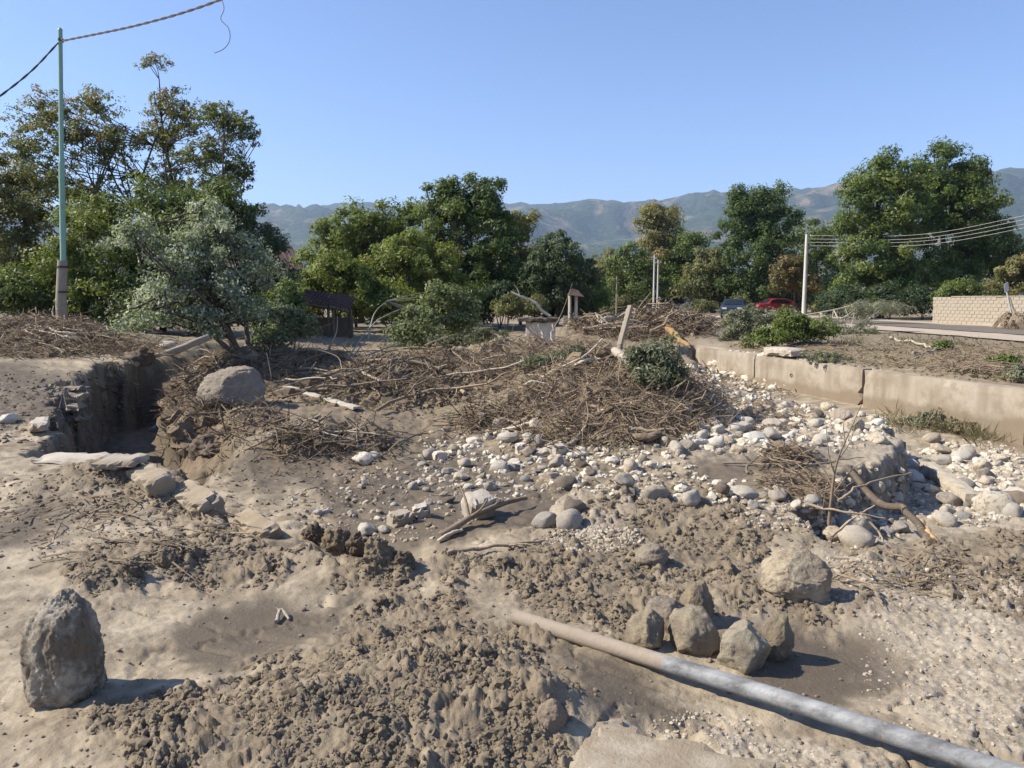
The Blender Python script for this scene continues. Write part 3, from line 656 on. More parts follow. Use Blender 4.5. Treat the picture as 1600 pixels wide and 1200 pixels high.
def tree(name, label, cat, base, dep, lobes, n, size, mat, seed, group=None, nclump=90, crad=.55, trunk=.14, shell=.5, wid=.5, droop=0.0, ragged=.16,
         tint=.45, tvar=.3, limbs=26, lean=None, feather=.75, bark="bark", split=1, toptint=0.0, sink=.15):
    n = int(n * 2.0); size = size * .98; shell *= .55; nclump = int(nclump * 1.5); crad = crad * .92
    """base (px, py) or None; lobes (px, py, rx, ry[, depth offset]) as seen in the photo at depth dep."""
    rng = np.random.default_rng(seed); s = dep / FPX * 1.01
    L = []
    for lb in lobes:
        dd = dep + (lb[4] if len(lb) > 4 else 0); c = W(lb[0], lb[1], dd); k = dd / FPX
        L.append((c, (lb[2] * k, max(lb[2], lb[3]) * k * .85, lb[3] * k)))
    bx = W(base, 480, dep)[0]; bz = HZ(bx, dep); root = empty(name, (bx, dep, bz)); B = np.array([bx, dep, bz])
    C, O = clumps(rng, L, nclump, shell, ragged); C[:, 2] = np.maximum(C[:, 2], bz + crad * .5); C -= B
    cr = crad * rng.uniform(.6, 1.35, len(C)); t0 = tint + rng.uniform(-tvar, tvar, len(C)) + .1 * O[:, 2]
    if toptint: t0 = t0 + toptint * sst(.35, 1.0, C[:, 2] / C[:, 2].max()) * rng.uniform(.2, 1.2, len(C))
    top = max(l[0][2] + l[1][2] * .8 for l in L) - bz; topl = max(L, key=lambda l: l[0][2] + l[1][2])
    tx = topl[0][0] - bx
    tm = MB(); stems = []
    for q in range(split):
        fr = np.linspace(0, 1, 8); e = rng.normal(size=2) * (.04 * top if split == 1 else .16 * top)
        pts = np.stack([tx * .8 * fr ** 1.3 + e[0] * fr + .03 * top * np.sin(fr * 5 + q), e[1] * fr + .03 * top * np.sin(fr * 4 + 2 * q), -sink + (top * .92 + sink) * fr * (1 - .12 * q)], 1)
        addt(tm, pts, trunk * (1 - .82 * fr) * (1 if split == 1 else .75), 8, rng=rng, rough=.08); stems.append(pts)
    lm = MB(); order = rng.permutation(len(C))[:limbs]
    for q in order:
        st = stems[q % split]; tgt = C[q]; zz = np.clip(tgt[2] - np.hypot(tgt[0], tgt[1]) * rng.uniform(.35, .9) - .05 * top, .12 * top, top * .9)
        k = int(np.argmin(np.abs(st[:, 2] - zz))); p0 = st[k]; mid = (p0 + tgt) / 2 + rng.normal(size=3) * .06 * np.linalg.norm(tgt - p0) + np.array([0, 0, -.06 * np.linalg.norm(tgt - p0)])
        end = tgt + O[q] * cr[q] * .3; r0 = trunk * (.30 - .2 * k / 8)
        addt(lm, curve([p0, mid, tgt, end], 9), np.linspace(r0, .012, 10)[:10] if True else 0, 5, cap=False)
    tr = tm.build("trunk", M[bark], root, True)
    if limbs: lm.build("limbs", M[bark], root, True)["kind"] = "stuff"
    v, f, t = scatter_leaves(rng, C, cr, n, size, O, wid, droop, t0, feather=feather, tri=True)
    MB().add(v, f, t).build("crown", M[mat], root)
    tag(root, label, cat, group); return root
def addt_safe(*a, **k): return addt(*a, **k)

# --- left grove (beyond the pole)
tree("locust_tree", "tall thin locust tree with reddish dying leaves around its bare top", "tree", 262, 33,
     [(240, 100, 22, 15), (262, 160, 40, 26), (250, 215, 52, 38), (285, 190, 34, 34), (262, 290, 70, 40)], 4300, .14, "locust", 101, nclump=300, crad=.27, trunk=.13, shell=.1, ragged=.35, tint=.5, tvar=.3, limbs=70, feather=.6, toptint=.3)
tree("locust_tree", "feathery green locust tree leaning out beside the tall reddish locust", "tree", 318, 31,
     [(345, 180, 45, 22), (370, 205, 40, 26), (335, 245, 58, 30), (372, 275, 36, 22), (330, 310, 55, 40)], 5600, .14, "locust", 102, nclump=300, crad=.27, trunk=.11, shell=.1, ragged=.35, tint=.36, tvar=.2, limbs=60, feather=.6, split=2)
tree("locust_tree", "broad locust tree with rusty top standing right behind the green pole", "tree", 108, 32,
     [(70, 180, 48, 35), (150, 165, 45, 30), (110, 215, 90, 45), (40, 230, 48, 45), (180, 230, 45, 40), (95, 300, 110, 60)], 8500, .14, "locust", 103, nclump=480, crad=.3, trunk=.15, shell=.1, ragged=.3, tint=.42, tvar=.3, limbs=80, feather=.6, split=2, toptint=.25)
GRV = "understorey trees of the left grove"
tree("grove_tree", "olive green tree filling the far edge of the left grove", "tree", 25, 30,
     [(15, 300, 70, 60), (-40, 330, 70, 80), (40, 390, 75, 70), (10, 450, 70, 40)], 12000, .15, "olive", 104, nclump=130, crad=.5, trunk=.15, shell=.35, tint=.4)
tree("grove_tree", "dense yellow green tree low beside the green pole", "tree", 150, 28,
     [(150, 370, 60, 60), (100, 420, 55, 55), (200, 410, 55, 55), (150, 460, 75, 35)], 12000, .14, "bright", 105, nclump=130, crad=.45, trunk=.12, shell=.35, tint=.3, tvar=.3)
tree("grove_tree", "shadowed dark green tree behind the silver leafed poplar", "tree", 250, 29,
     [(240, 340, 70, 60), (300, 370, 70, 60), (260, 430, 90, 60), (340, 330, 50, 45)], 13000, .15, "green", 106, nclump=130, crad=.5, trunk=.14, shell=.35, tint=.35)
tree("grove_tree", "dark tree between the silver leafed poplar and the old house", "tree", 400, 30,
     [(390, 370, 45, 45), (420, 420, 45, 55), (380, 450, 50, 45), (440, 470, 30, 35)], 8000, .15, "dark", 107, nclump=90, crad=.45, trunk=.12, shell=.35, tint=.6)
for k, (a, b, w_) in enumerate(((10, 470, 60), (90, 480, 60), (200, 485, 65), (300, 490, 60), (430, 490, 40))):
    tree("grove_shrub", ("dark leafy shrub at the far edge of the left grove", "shaded shrub right beside the foot of the green pole", "dark shrub between the green pole and the silver leafed poplar", "shaded shrub behind the silver leafed poplar", "dark shrub between the silver leafed poplar and the tiled shed")[k], "shrub", a, 27.5 + .6 * (k % 2), [(a, b, w_, 34), (a + 20, b - 22, w_ * .7, 28)], 3500, .14, "green", 110 + k, GRV, nclump=50, crad=.45, trunk=.04, limbs=12, tint=.3, split=3)

# --- centre trees
tree("acacia_tree", "biggest dark crowned acacia in the middle group, with an upright feathery top", "tree", 735, 43,
     [(745, 320, 52, 42), (700, 345, 58, 50), (770, 380, 55, 60), (715, 420, 70, 60), (790, 440, 35, 55), (690, 300, 30, 20), (760, 300, 26, 24), (740, 465, 70, 35), (665, 390, 40, 50)], 22000, .22, "green", 120, nclump=190, crad=.62, trunk=.2, shell=.4, ragged=.24, tint=.34, tvar=.25, split=2, limbs=50)
tree("acacia_tree", "olive green acacia left of the biggest acacia, above the sheds", "tree", 560, 46,
     [(560, 365, 70, 45), (520, 395, 45, 50), (600, 350, 45, 32), (550, 430, 75, 45), (510, 450, 40, 40), (590, 400, 60, 45), (500, 420, 30, 50), (640, 350, 30, 30)], 17000, .22, "bright", 121, nclump=140, crad=.62, trunk=.18, shell=.4, ragged=.22, tint=.22, tvar=.25, split=2)
tree("acacia_sapling", "fresh yellow green young acacia in front of the big acacia", "tree", 630, 38,
     [(630, 420, 62, 50), (590, 450, 52, 45), (675, 430, 50, 55), (705, 465, 42, 40), (640, 390, 40, 30)], 14000, .17, "bright", 122, nclump=120, crad=.5, trunk=.1, shell=.35, tint=.5, tvar=.3, split=3)
tree("acacia_sapling", "yellow green thicket tree behind the tiled shed roof", "tree", 520, 36,
     [(520, 430, 45, 40), (560, 450, 40, 35), (490, 460, 28, 32)], 7000, .17, "bright", 123, nclump=80, crad=.45, trunk=.08, shell=.35, tint=.42, tvar=.3, split=3)
tree("acacia_tree", "slim feathery acacia on the side of the biggest acacia towards the round fruit tree", "tree", 812, 45,
     [(810, 360, 26, 38), (815, 420, 32, 45), (805, 460, 35, 35)], 6000, .2, "olive", 124, nclump=70, crad=.5, trunk=.1, shell=.3, ragged=.28, tint=.35)
tree("fruit_tree", "round dark fruit tree above the small tile roofed shelter", "tree", 868, 41,
     [(873, 412, 52, 44), (850, 440, 36, 32), (900, 440, 36, 36), (875, 465, 42, 22)], 10000, .19, "dark", 125, nclump=110, crad=.5, trunk=.16, shell=.5, ragged=.12, tint=.62, tvar=.25)
# --- trees of the far lane
FAR = "distant trees along the lane"
for k, (a, d, lb, mt, tn) in enumerate((
    (950, 92, [(950, 430, 35, 35), (930, 455, 30, 25)], "olive", .4), (985, 84, [(985, 425, 40, 38), (1000, 450, 45, 25)], "green", .45), (1080, 88, [(1080, 395, 40, 35), (1075, 430, 50, 30)], "green", .5),
    (1110, 82, [(1110, 430, 40, 40), (1090, 450, 40, 20)], "olive", .3), (830, 80, [(830, 420, 40, 40), (810, 450, 40, 30)], "olive", .4), (1270, 84, [(1275, 390, 35, 50), (1280, 440, 45, 40)], "green", .42),
    (905, 100, [(915, 425, 30, 28), (900, 450, 40, 30)], "olive", .5), (1015, 96, [(1015, 430, 35, 30), (1040, 440, 35, 25)], "dark", .5))):
    tree("lane_tree", ("olive tree on the lane beside the thin grey pole", "bushy green tree on the lane between the thin pole and the twin poles", "green tree standing over the white house, next to the twin poles", "olive tree standing by the cream house on the lane",
        "hazy olive tree behind the fruit tree, beside the slim acacia", "green tree right behind the pale concrete pole", "distant olive tree beside the round fruit tree", "dark tree behind the foot of the twin concrete poles")[k], "tree", a, d, lb, 5500, .34, mt, 130 + k, FAR, nclump=75, crad=1.0, trunk=.16, shell=.45, ragged=.2, tint=tn, limbs=14)
tree("poplar_tree", "tall pale yellow green tree rising behind the twin concrete poles", "tree", 1035, 90,
     [(1032, 340, 32, 24), (1040, 370, 35, 30), (1030, 410, 34, 40), (1015, 345, 20, 18)], 8000, .34, "olive", 140, nclump=85, crad=1.0, trunk=.25, shell=.4, ragged=.22, tint=.72, tvar=.15)
tree("walnut_tree", "dark green upright tree behind the parked red car", "tree", 1185, 80,
     [(1185, 325, 32, 32), (1165, 345, 42, 38), (1215, 355, 42, 40), (1180, 400, 65, 50), (1185, 450, 60, 40), (1150, 310, 14, 16), (1218, 305, 14, 18)], 17000, .34, "green", 141, nclump=170, crad=1.0, trunk=.3, shell=.45, ragged=.22, tint=.22, tvar=.2)
tree("rust_tree", "small tree with rust coloured leaves beside the pale concrete pole", "tree", 1238, 72,
     [(1235, 420, 24, 18), (1225, 438, 22, 16), (1252, 444, 24, 24)], 5000, .28, "rust", 142, nclump=60, crad=.7, trunk=.12, shell=.4, tint=.45)
# --- big trees by the block wall
tree("linden_tree", "huge dense linden with pale leaf tips towards the pale concrete pole", "tree", 1375, 60,
     [(1375, 275, 48, 38), (1340, 325, 36, 50), (1395, 330, 55, 60), (1365, 400, 62, 60), (1345, 450, 45, 40), (1410, 450, 55, 40)], 24000, .27, "green", 143, nclump=210, crad=.8, trunk=.35, shell=.6, ragged=.12, tint=.5, tvar=.28)
tree("linden_tree", "tallest dense linden rising behind the block wall", "tree", 1475, 63,
     [(1475, 268, 52, 42), (1445, 310, 45, 50), (1515, 320, 42, 60), (1480, 370, 78, 70), (1545, 385, 36, 62), (1470, 440, 85, 40), (1575, 410, 26, 45), (1500, 290, 40, 40)], 29000, .28, "green", 144, nclump=240, crad=.85, trunk=.35, shell=.6, ragged=.12, tint=.38, tvar=.28)
tree("wall_tree", "olive tree with yellowing leaves behind the far side of the block wall", "tree", 1590, 50,
     [(1590, 430, 30, 25), (1575, 450, 30, 22), (1625, 430, 40, 30)], 5000, .2, "olive", 145, nclump=60, crad=.5, trunk=.1, shell=.45, tint=.6)
for k, (a, b, w_, lab) in enumerate(((1505, 452, 24, "low rounded green bush peeping over the block wall, next to the wall tree"), (1545, 458, 26, "leafy green bush peeping over the middle of the block wall"),
                                     (1480, 456, 18, "small green bush at the broken end of the block wall"))):
    tree("wall_bush", lab, "bush", a, 48.6, [(a, b, w_, 16), (a, b + 15, w_, 16)], 2600, .16, "olive" if k == 1 else "green", 150 + k, nclump=36, crad=.4, trunk=.05, limbs=8, tint=.55, split=3)
for k, (a, w_) in enumerate(((1320, 45), (1390, 45), (1440, 35))):
    tree("hedge_shrub", "shaded dark green shrub " + ("under the linden beside the pale concrete pole", "in the gap between the two huge lindens", "at the foot of the tallest linden by the broken wall end")[k], "shrub", a, 56, [(a, 470, w_, 25)], 2600, .2, "dark", 155 + k, "shrubs under the lindens", nclump=36, crad=.6, trunk=.05, limbs=8, tint=.5, split=3)
for k, (a, d, w_) in enumerate(((960, 66, 22), (1095, 76, 28), (1150, 74, 22), (1290, 66, 26), (790, 36, 26), (830, 36, 22))):
    lab = "low scrub bush " + ("at the foot of the thin grey pole", "in front of the cream house", "between the blue car and the red car", "behind the pale concrete pole", "behind the plastered hut, under the slim acacia", "behind the plastered hut, under the fruit tree")[k]
    tree("scrub_bush", lab, "bush", a, d, [(a, 482, w_, 12), (a + 10, 474, w_ * .7, 11)], 1800, .2 if k < 4 else .13, "olive", 160 + k, "scrub by the lane" if k < 4 else "scrub behind the hut", nclump=30, crad=.5 if k < 4 else .3, trunk=.04, limbs=8, tint=.35, split=3)

THK = "thicket shrubs at the feet of the middle trees"
for k, (a, d, b, w_, mt) in enumerate(((475, 38, 478, 34, "olive"), (555, 40, 480, 36, "bright"), (610, 36, 486, 40, "bright"), (665, 39, 482, 40, "green"), (730, 40, 480, 42, "green"), (780, 40, 478, 36, "dark"), (920, 46, 478, 34, "green"), (855, 44, 482, 30, "dark"))):
    tree("thicket_shrub", ("olive", "yellow green", "bright", "green", "dense green", "dark", "leafy", "shaded")[k] + " shrub in the thicket " + ("left of the tiled shed", "behind the tiled shed", "behind the fallen poplar stems", "at the foot of the young acacia", "under the biggest acacia", "under the slim acacia", "between fruit tree and thin pole", "behind the garden shelter")[k], "shrub", a, d, [(a, b, w_, 24), (a + 12, b - 18, w_ * .75, 20), (a - 16, b - 12, w_ * .6, 18)], 3600, .17, mt, 180 + k, THK, nclump=60, crad=.5, trunk=.05, limbs=10, tint=.35, split=3)
for k, (a, d, b, w_, mt) in enumerate(((945, 86, 470, 40, "green"), (1000, 90, 468, 40, "olive"), (1050, 92, 462, 26, "dark"), (1130, 84, 462, 36, "olive"), (1160, 82, 470, 30, "green"), (1230, 82, 470, 36, "dark"), (1275, 78, 468, 36, "green"))):
    tree("lane_shrub", ("green", "olive", "dark", "pale olive", "mid green", "dark", "dense green")[k] + " hedge shrub " + ("behind the thin grey pole", "behind the twin concrete poles", "in front of the white house", "beside the cream house", "behind the dark blue car", "behind the red hatchback", "under the tree behind the pale pole")[k], "shrub", a, d, [(a, b, w_, 22), (a + 10, b - 14, w_ * .7, 18)], 2600, .3, mt, 190 + k, "hedge shrubs along the lane", nclump=46, crad=.9, trunk=.06, limbs=8, tint=.4, split=3)
# --- silver poplar pushed over by the flood, roots in the air
def silver():
    dep = 19.0; rng = np.random.default_rng(201)
    b = hit(372, 572); B = np.array([b[0], b[1] + .4, b[2] - .15]); root = empty("silver_poplar", tuple(B)); dep = B[1]
    st = [curve([np.zeros(3), W(350, 500, dep) - B, W(320, 420, dep) - B, W(315, 325, dep + .5) - B], 10), curve([np.array([0, .1, .2]), W(330, 480, dep - .6) - B, W(270, 430, dep - 1) - B, W(190, 360, dep - 1) - B], 10),
          curve([np.array([.1, .1, .2]), W(380, 460, dep + .5) - B, W(385, 380, dep + .6) - B], 9), curve([np.array([0, 0, .2]), W(300, 500, dep - .8) - B, W(215, 480, dep - 1.4) - B], 9)]
    tm = MB()
    for k, p in enumerate(st): addt(tm, p, np.linspace(.11 if k == 0 else .065, .012, len(p)), 7, rng=rng, rough=.1)
    lobes = [(W(a, c, dep + o), (x * dep / FPX, y_ * dep / FPX * .9 + .3, y_ * dep / FPX)) for a, c, x, y_, o in ((320, 345, 45, 36, .4), (350, 390, 55, 48, .5), (285, 400, 48, 40, -.3), (205, 370, 42, 26, -1), (340, 440, 60, 40, 0), (265, 465, 58, 34, -.8), (395, 420, 34, 40, .6), (225, 500, 34, 20, -1.2), (300, 500, 50, 24, -.9), (380, 480, 34, 34, -.3))]
    C, O = clumps(rng, lobes, 200, .2, .3); C -= B; lm = MB()
    for q in rng.permutation(len(C))[:70]:
        p = st[q % 4]; k = rng.integers(2, len(p)); addt(lm, curve([p[k], (p[k] + C[q]) / 2 + rng.normal(size=3) * .1, C[q], C[q] + O[q] * .2], 7), np.linspace(.022, .005, 7), 4, cap=False)
    tm.build("trunk", M["bark"], root, True); lm.build("limbs", M["bark"], root, True)["kind"] = "stuff"
    t0 = np.clip(.5 + rng.normal(size=len(C)) * .15, .1, .8)
    v, f, t = scatter_leaves(rng, C, np.full(len(C), .3) * rng.uniform(.6, 1.3, len(C)), 19000, .085, O, .62, 0.15, t0, .2, .5)
    MB().add(v, f, t).build("crown", M["silver"], root)
    rm = MB()                                     # root plate
    for k in range(75):
        a = rng.uniform(0, 2 * np.pi); d = np.array([np.cos(a) * .75 + .15, np.sin(a) * .5 - .35, rng.uniform(-.5, .55)]); L = rng.uniform(.35, .95)
        p0 = np.array([.05, -.15, .12]) + rng.normal(size=3) * .12
        addt(rm, curve([p0, p0 + d * L * .5 + rng.normal(size=3) * .06, p0 + d * L + rng.normal(size=3) * .12 + np.array([0, 0, -.22])], 7), np.linspace(rng.uniform(.012, .05), .004, 7), 5, cap=False)
    rv, rf = rockv(3, 77, .3, .3); rm.add(rv * np.array([.5, .4, .42]) + np.array([.05, -.1, .1]), rf)
    rm.build("root_plate", M["wood_dark"], root, False)
    tag(root, "silver leafed poplar pushed over by the flood with its root plate exposed", "tree")
silver()

# --- fallen leafy tree tops and flattened bushes
def fallen(name, label, px, stems, lobes, n, size, mat, seed, dep, cat="bush", crad=.25, tint=.5, wood="wood", wid=.5, droop=0.0, rad=.03, group=None, tvar=.25, ncl=70):
    rng = np.random.default_rng(seed); b = hit(*px); B = np.array([b[0], b[1], b[2] - .03]); root = empty(name, tuple(B)); tm = MB()
    S = []
    for s in stems:
        p = curve([W(a, c, B[1] + o) for a, c, o in s], 10) - B; S.append(p); addt(tm, p, np.linspace(rad * rng.uniform(.7, 1.2), .006, len(p)), 6, rng=rng, rough=.12)
    lo = [(W(a, c, B[1] + o), (x * B[1] / FPX, x * B[1] / FPX * .8, y_ * B[1] / FPX)) for a, c, x, y_, o in lobes]
    C, O = clumps(rng, lo, ncl, .1, .3); g = look(C[:, 0], C[:, 1]); C[:, 2] = np.maximum(C[:, 2], g + .08); C -= B
    for q in range(min(40, len(C))):
        p = S[q % len(S)]; k = int(np.argmin(np.linalg.norm(p - C[q], axis=1))); addt(tm, curve([p[k], (p[k] + C[q]) / 2 + rng.normal(size=3) * .05, C[q]], 6), np.linspace(rad * .4, .004, 7), 4, cap=False)
    tm.build("branches", M[wood], root, True)
    v, f, t = scatter_leaves(rng, C, np.full(len(C), crad) * rng.uniform(.6, 1.3, len(C)), n, size, O, wid, droop, np.clip(tint + rng.uniform(-tvar, tvar, len(C)), 0, 1), .25, .4)
    MB().add(v, f, t).build("foliage", M[mat], root); tag(root, label, cat, group); return root
fallen("fallen_poplar", "fallen poplar top with long bare stems and pale leaves, in the stream bed", (535, 572),
       [[(535, 574, 0), (560, 535, .8), (590, 500, 1.6), (640, 478, 2.6), (700, 455, 3.4)], [(545, 565, .2), (580, 525, 1.2), (630, 500, 2.2), (690, 480, 3)], [(560, 560, .3), (600, 545, 1.2), (650, 520, 2.2)], [(575, 530, 1), (585, 490, 1.8), (605, 470, 2.2)]],
       [(690, 465, 42, 20, 3), (660, 495, 45, 24, 2.6), (720, 500, 36, 26, 3), (640, 520, 40, 18, 2), (735, 475, 20, 14, 3.2)], 6500, .11, "paleleaf", 211, 22, cat="tree", tint=.36, tvar=.2, crad=.3, rad=.022, wid=.6, wood="timber")
fallen("uprooted_bush", "dark brush dumped under the fallen poplar top", (700, 545), [[(660, 548, 0), (700, 520, .5), (750, 505, 1)], [(700, 548, 0), (740, 525, .6), (790, 520, 1)]],
       [(700, 530, 50, 18, .5), (760, 528, 40, 16, .8), (640, 540, 40, 12, .3)], 3400, .12, "greyleaf", 212, 25, tint=.15, wood="wood_dark", tvar=.2)
fallen("uprooted_bush", "leafy grey green branches lying below the silver leafed poplar by the old house", (450, 545), [[(420, 548, 0), (445, 520, .5), (470, 490, 1)], [(440, 545, 0), (480, 520, .6), (520, 505, 1)]],
       [(440, 500, 32, 26, .6), (470, 510, 28, 22, .6), (420, 530, 34, 16, .2)], 3000, .11, "silver", 213, 24, tint=.2, wood="wood_dark", tvar=.15)
fallen("uprooted_bush", "uprooted bush with dull leaves draped on the driftwood heap above the pale stones", (1030, 612), [[(1000, 600, 0), (1030, 570, .3), (1060, 545, .5)], [(1010, 610, 0), (1045, 590, .2), (1068, 570, .3)]],
       [(1030, 560, 30, 26, .3), (1048, 585, 20, 24, .1), (1005, 560, 25, 18, .3), (1020, 590, 26, 18, 0)], 4200, .085, "greyleaf", 214, 17, tint=.2, wood="wood_dark", tvar=.2, crad=.2)
fallen("green_sprig", "grey green leafy sprigs lying in front of the plastered hut", (850, 582), [[(810, 578, 0), (850, 566, .3), (890, 550, .6)], [(840, 584, 0), (880, 570, .3), (900, 560, .4)]],
       [(830, 568, 24, 9, .2), (870, 562, 28, 10, .3), (895, 548, 22, 8, .6)], 1500, .09, "greyleaf", 215, 19, tint=.45, crad=.16, ncl=36)
fallen("green_bush", "fresh dark green bush heaped on the terrace above the retaining wall", (1215, 543), [[(1180, 545, 0), (1210, 520, .2), (1240, 500, .4)], [(1200, 545, 0), (1240, 525, .2), (1280, 510, .4)]],
       [(1215, 518, 34, 18, .2), (1245, 512, 30, 18, .3), (1190, 530, 26, 16, 0), (1275, 520, 32, 18, .2), (1230, 500, 34, 14, .5)], 7500, .12, "green", 216, 26, tint=.7, crad=.26, tvar=.2)
fallen("wilted_bush", "wilting grey green bush beside the fresh green bush, towards the blue car", (1165, 530), [[(1150, 535, 0), (1160, 515, .3), (1180, 495, .5)], [(1150, 532, 0), (1140, 510, .3)]],
       [(1160, 508, 30, 20, .3), (1145, 522, 26, 16, .1), (1190, 498, 34, 18, .8), (1150, 498, 24, 16, .5), (1222, 497, 30, 12, 1)], 6400, .11, "greyleaf", 217, 29, tint=.5, crad=.28, tvar=.2)
fallen("fallen_branch", "long bleached fallen branch with drooping wilted leaves across the terrace", (1330, 522), [[(1205, 499, 1), (1260, 492, 1), (1320, 480, 1), (1345, 468, 1)], [(1270, 498, .6), (1300, 512, .2), (1330, 525, 0)], [(1260, 493, 1), (1290, 505, .8), (1310, 500, .8)]],
       [(1335, 482, 34, 12, 1), (1375, 476, 26, 10, 1.2), (1310, 505, 36, 16, .5), (1345, 515, 30, 14, .3), (1300, 530, 40, 10, 0), (1390, 482, 22, 9, 1.2)], 5200, .15, "greyleaf", 218, 30, tint=.5, crad=.3, wood="wood_pale", wid=.22, droop=.5, rad=.05, tvar=.2, cat="branch")
fallen("broken_bough", "drooping leafy bough snapped down in front of the linden trunks", (1400, 508), [[(1345, 500, .5), (1370, 474, 1), (1410, 476, 1.5)], [(1350, 500, 0), (1385, 484, 1)]],
       [(1372, 480, 26, 10, 1), (1400, 480, 24, 9, 1.2), (1350, 486, 18, 10, .6)], 2200, .24, "greyleaf", 219, 42, tint=.6, crad=.45, wood="wood_pale", wid=.2, droop=.6, tvar=.15, cat="branch")
# ------------------------------------------------------------------ concrete retaining wall of the stream
def rough_box(mb, L, T, Hh, seed, nx=10, ny=2, nz=4, amp=.012, chip=.03):
    """box 0..L x 0..T x 0..Hh with worn faces and chipped edges"""
    xs = np.linspace(0, L, nx + 1); ys = np.linspace(0, T, ny + 1); zs = np.linspace(0, Hh, nz + 1)
    idx = {}; V = []; F = []
    def vid(i, j, k):
        if (i, j, k) not in idx:
            idx[(i, j, k)] = len(V); V.append((xs[i], ys[j], zs[k]))
        return idx[(i, j, k)]
    for i in range(nx):
        for j in range(ny): F.append((vid(i, j, 0), vid(i, j + 1, 0), vid(i + 1, j + 1, 0), vid(i + 1, j, 0))); F.append((vid(i, j, nz), vid(i + 1, j, nz), vid(i + 1, j + 1, nz), vid(i, j + 1, nz)))
        for k in range(nz): F.append((vid(i, 0, k), vid(i + 1, 0, k), vid(i + 1, 0, k + 1), vid(i, 0, k + 1))); F.append((vid(i, ny, k), vid(i, ny, k + 1), vid(i + 1, ny, k + 1), vid(i + 1, ny, k)))
    for j in range(ny):
        for k in range(nz): F.append((vid(0, j, k), vid(0, j, k + 1), vid(0, j + 1, k + 1), vid(0, j + 1, k))); F.append((vid(nx, j, k), vid(nx, j + 1, k), vid(nx, j + 1, k + 1), vid(nx, j, k + 1)))
    V = np.array(V, float); c = np.array([L, T, Hh]) / 2; q = np.abs((V - c) / c); e = np.sort(q, axis=1)
    onedge = (e[:, 1] > .999) & (e[:, 2] > .999)
    V = V + (np.stack([pn3(V * 5, seed), pn3(V * 5, seed + 1), pn3(V * 5, seed + 2)], 1)) * amp
    V = V - onedge[:, None] * (V - c) / c * chip * np.abs(pn3(V * 9, seed + 3))[:, None] * 1.6
    return mb.add(V, np.array(F))
def axes_mat(o, ux, uz=None):
    ux = np.asarray(ux, float); ux /= np.linalg.norm(ux); uz = np.array([0, 0, 1.]) if uz is None else np.asarray(uz, float); uz = uz - ux * (uz @ ux); uz /= np.linalg.norm(uz); uy = np.cross(uz, ux)
    return Matrix(((ux[0], uy[0], uz[0], o[0]), (ux[1], uy[1], uz[1], o[1]), (ux[2], uy[2], uz[2], o[2]), (0, 0, 0, 1)))
def retaining():
    root = empty("retaining_wall", (WC[0], WC[1], -1.4))
    # panels run from the far end towards the viewer: start, length, top height, set back
    panels = [(0.0, 3.57, .10, .0), (3.58, 4.6, .07, .01), (8.28, 4.3, .05, -.015), (12.59, 3.9, .04, -.01), (16.5, 4.1, .03, .0)]
    wd3 = np.array([-WD[0], -WD[1], 0])
    for k, (s, L, top, sb) in enumerate(panels):
        p = WC + WD * s + WNRM * (sb)
        mb = MB(); rough_box(mb, L, .32, top + 1.4, 300 + k, nx=26, ny=3, nz=10, amp=.006, chip=.025)
        v = mb.v[0]
        if k == 1:                                         # broken lower corner at the gap
            m = (v[:, 0] > L - .9) & (v[:, 2] < 1.0) & (v[:, 2] > .5); v[m, 0] -= .35 * pn2(v[m, 2] * 3, v[m, 1], 5) + .1
        o = mb.build("wall_panel", M["concrete"], root, False)
        # x along the wall, y towards the terrace
        m = Matrix(((WD[0], WNRM[0], 0, p[0] - WC[0]), (WD[1], WNRM[1], 0, p[1] - WC[1]), (0, 0, 1, 0), (0, 0, 0, 1))); o.matrix_local = m
        if m.to_3x3().determinant() < 0: o.data.flip_normals()
    for s, z, r in ((9.7, .75, .05), (11.2, .68, .05), (5.4, 1.05, .045)):                     # weep holes
        p = WC + WD * s - WNRM * (-.01 if False else .012) - WC; a = np.arange(14) * 2 * np.pi / 14; mb = MB()
        pts = np.stack([np.append(np.cos(a) * r, 0) * WD[0] + p[0], np.append(np.cos(a) * r, 0) * WD[1] + p[1], np.append(np.sin(a) * r, 0) + z], 1)
        pts2 = pts + np.append(WNRM * .06, 0); 
        mb.add(pts2, np.stack([np.arange(14), (np.arange(14) + 1) % 14, np.full(14, 14)], 1))
        k = np.arange(14); mb.add(np.concatenate([pts[:14], pts2[:14]]), np.stack([k, (k + 1) % 14, 14 + (k + 1) % 14, 14 + k], 1)); mb.build("weep_hole", M["iron"], root)
    tag(root, "long stained concrete retaining wall with weep holes along the stony stream channel", "wall")
retaining()
def put_box(name, label, cat, p, ux, uz, dims, mat, seed, nx=8, ny=4, nz=3, amp=.012, chip=.05, group=None):
    mb = MB(); rough_box(mb, *dims, seed, nx, ny, nz, amp, chip); mb.v[0] = mb.v[0] - np.array([dims[0] / 2, dims[1] / 2, 0])
    o = mb.build(name, mat, None, False); o.matrix_world = axes_mat(p, ux, uz); return tag(o, label, cat, group)
p = WC + WD * 4.6 + WNRM * .3
put_box("coping_block", "loose pale concrete block lying on top of the retaining wall by the green bush", "concrete block", (p[0], p[1], .12), (WD[0], WD[1], .02), None, (1.35, .5, .24), M["slab"], 311, amp=.02, chip=.07)

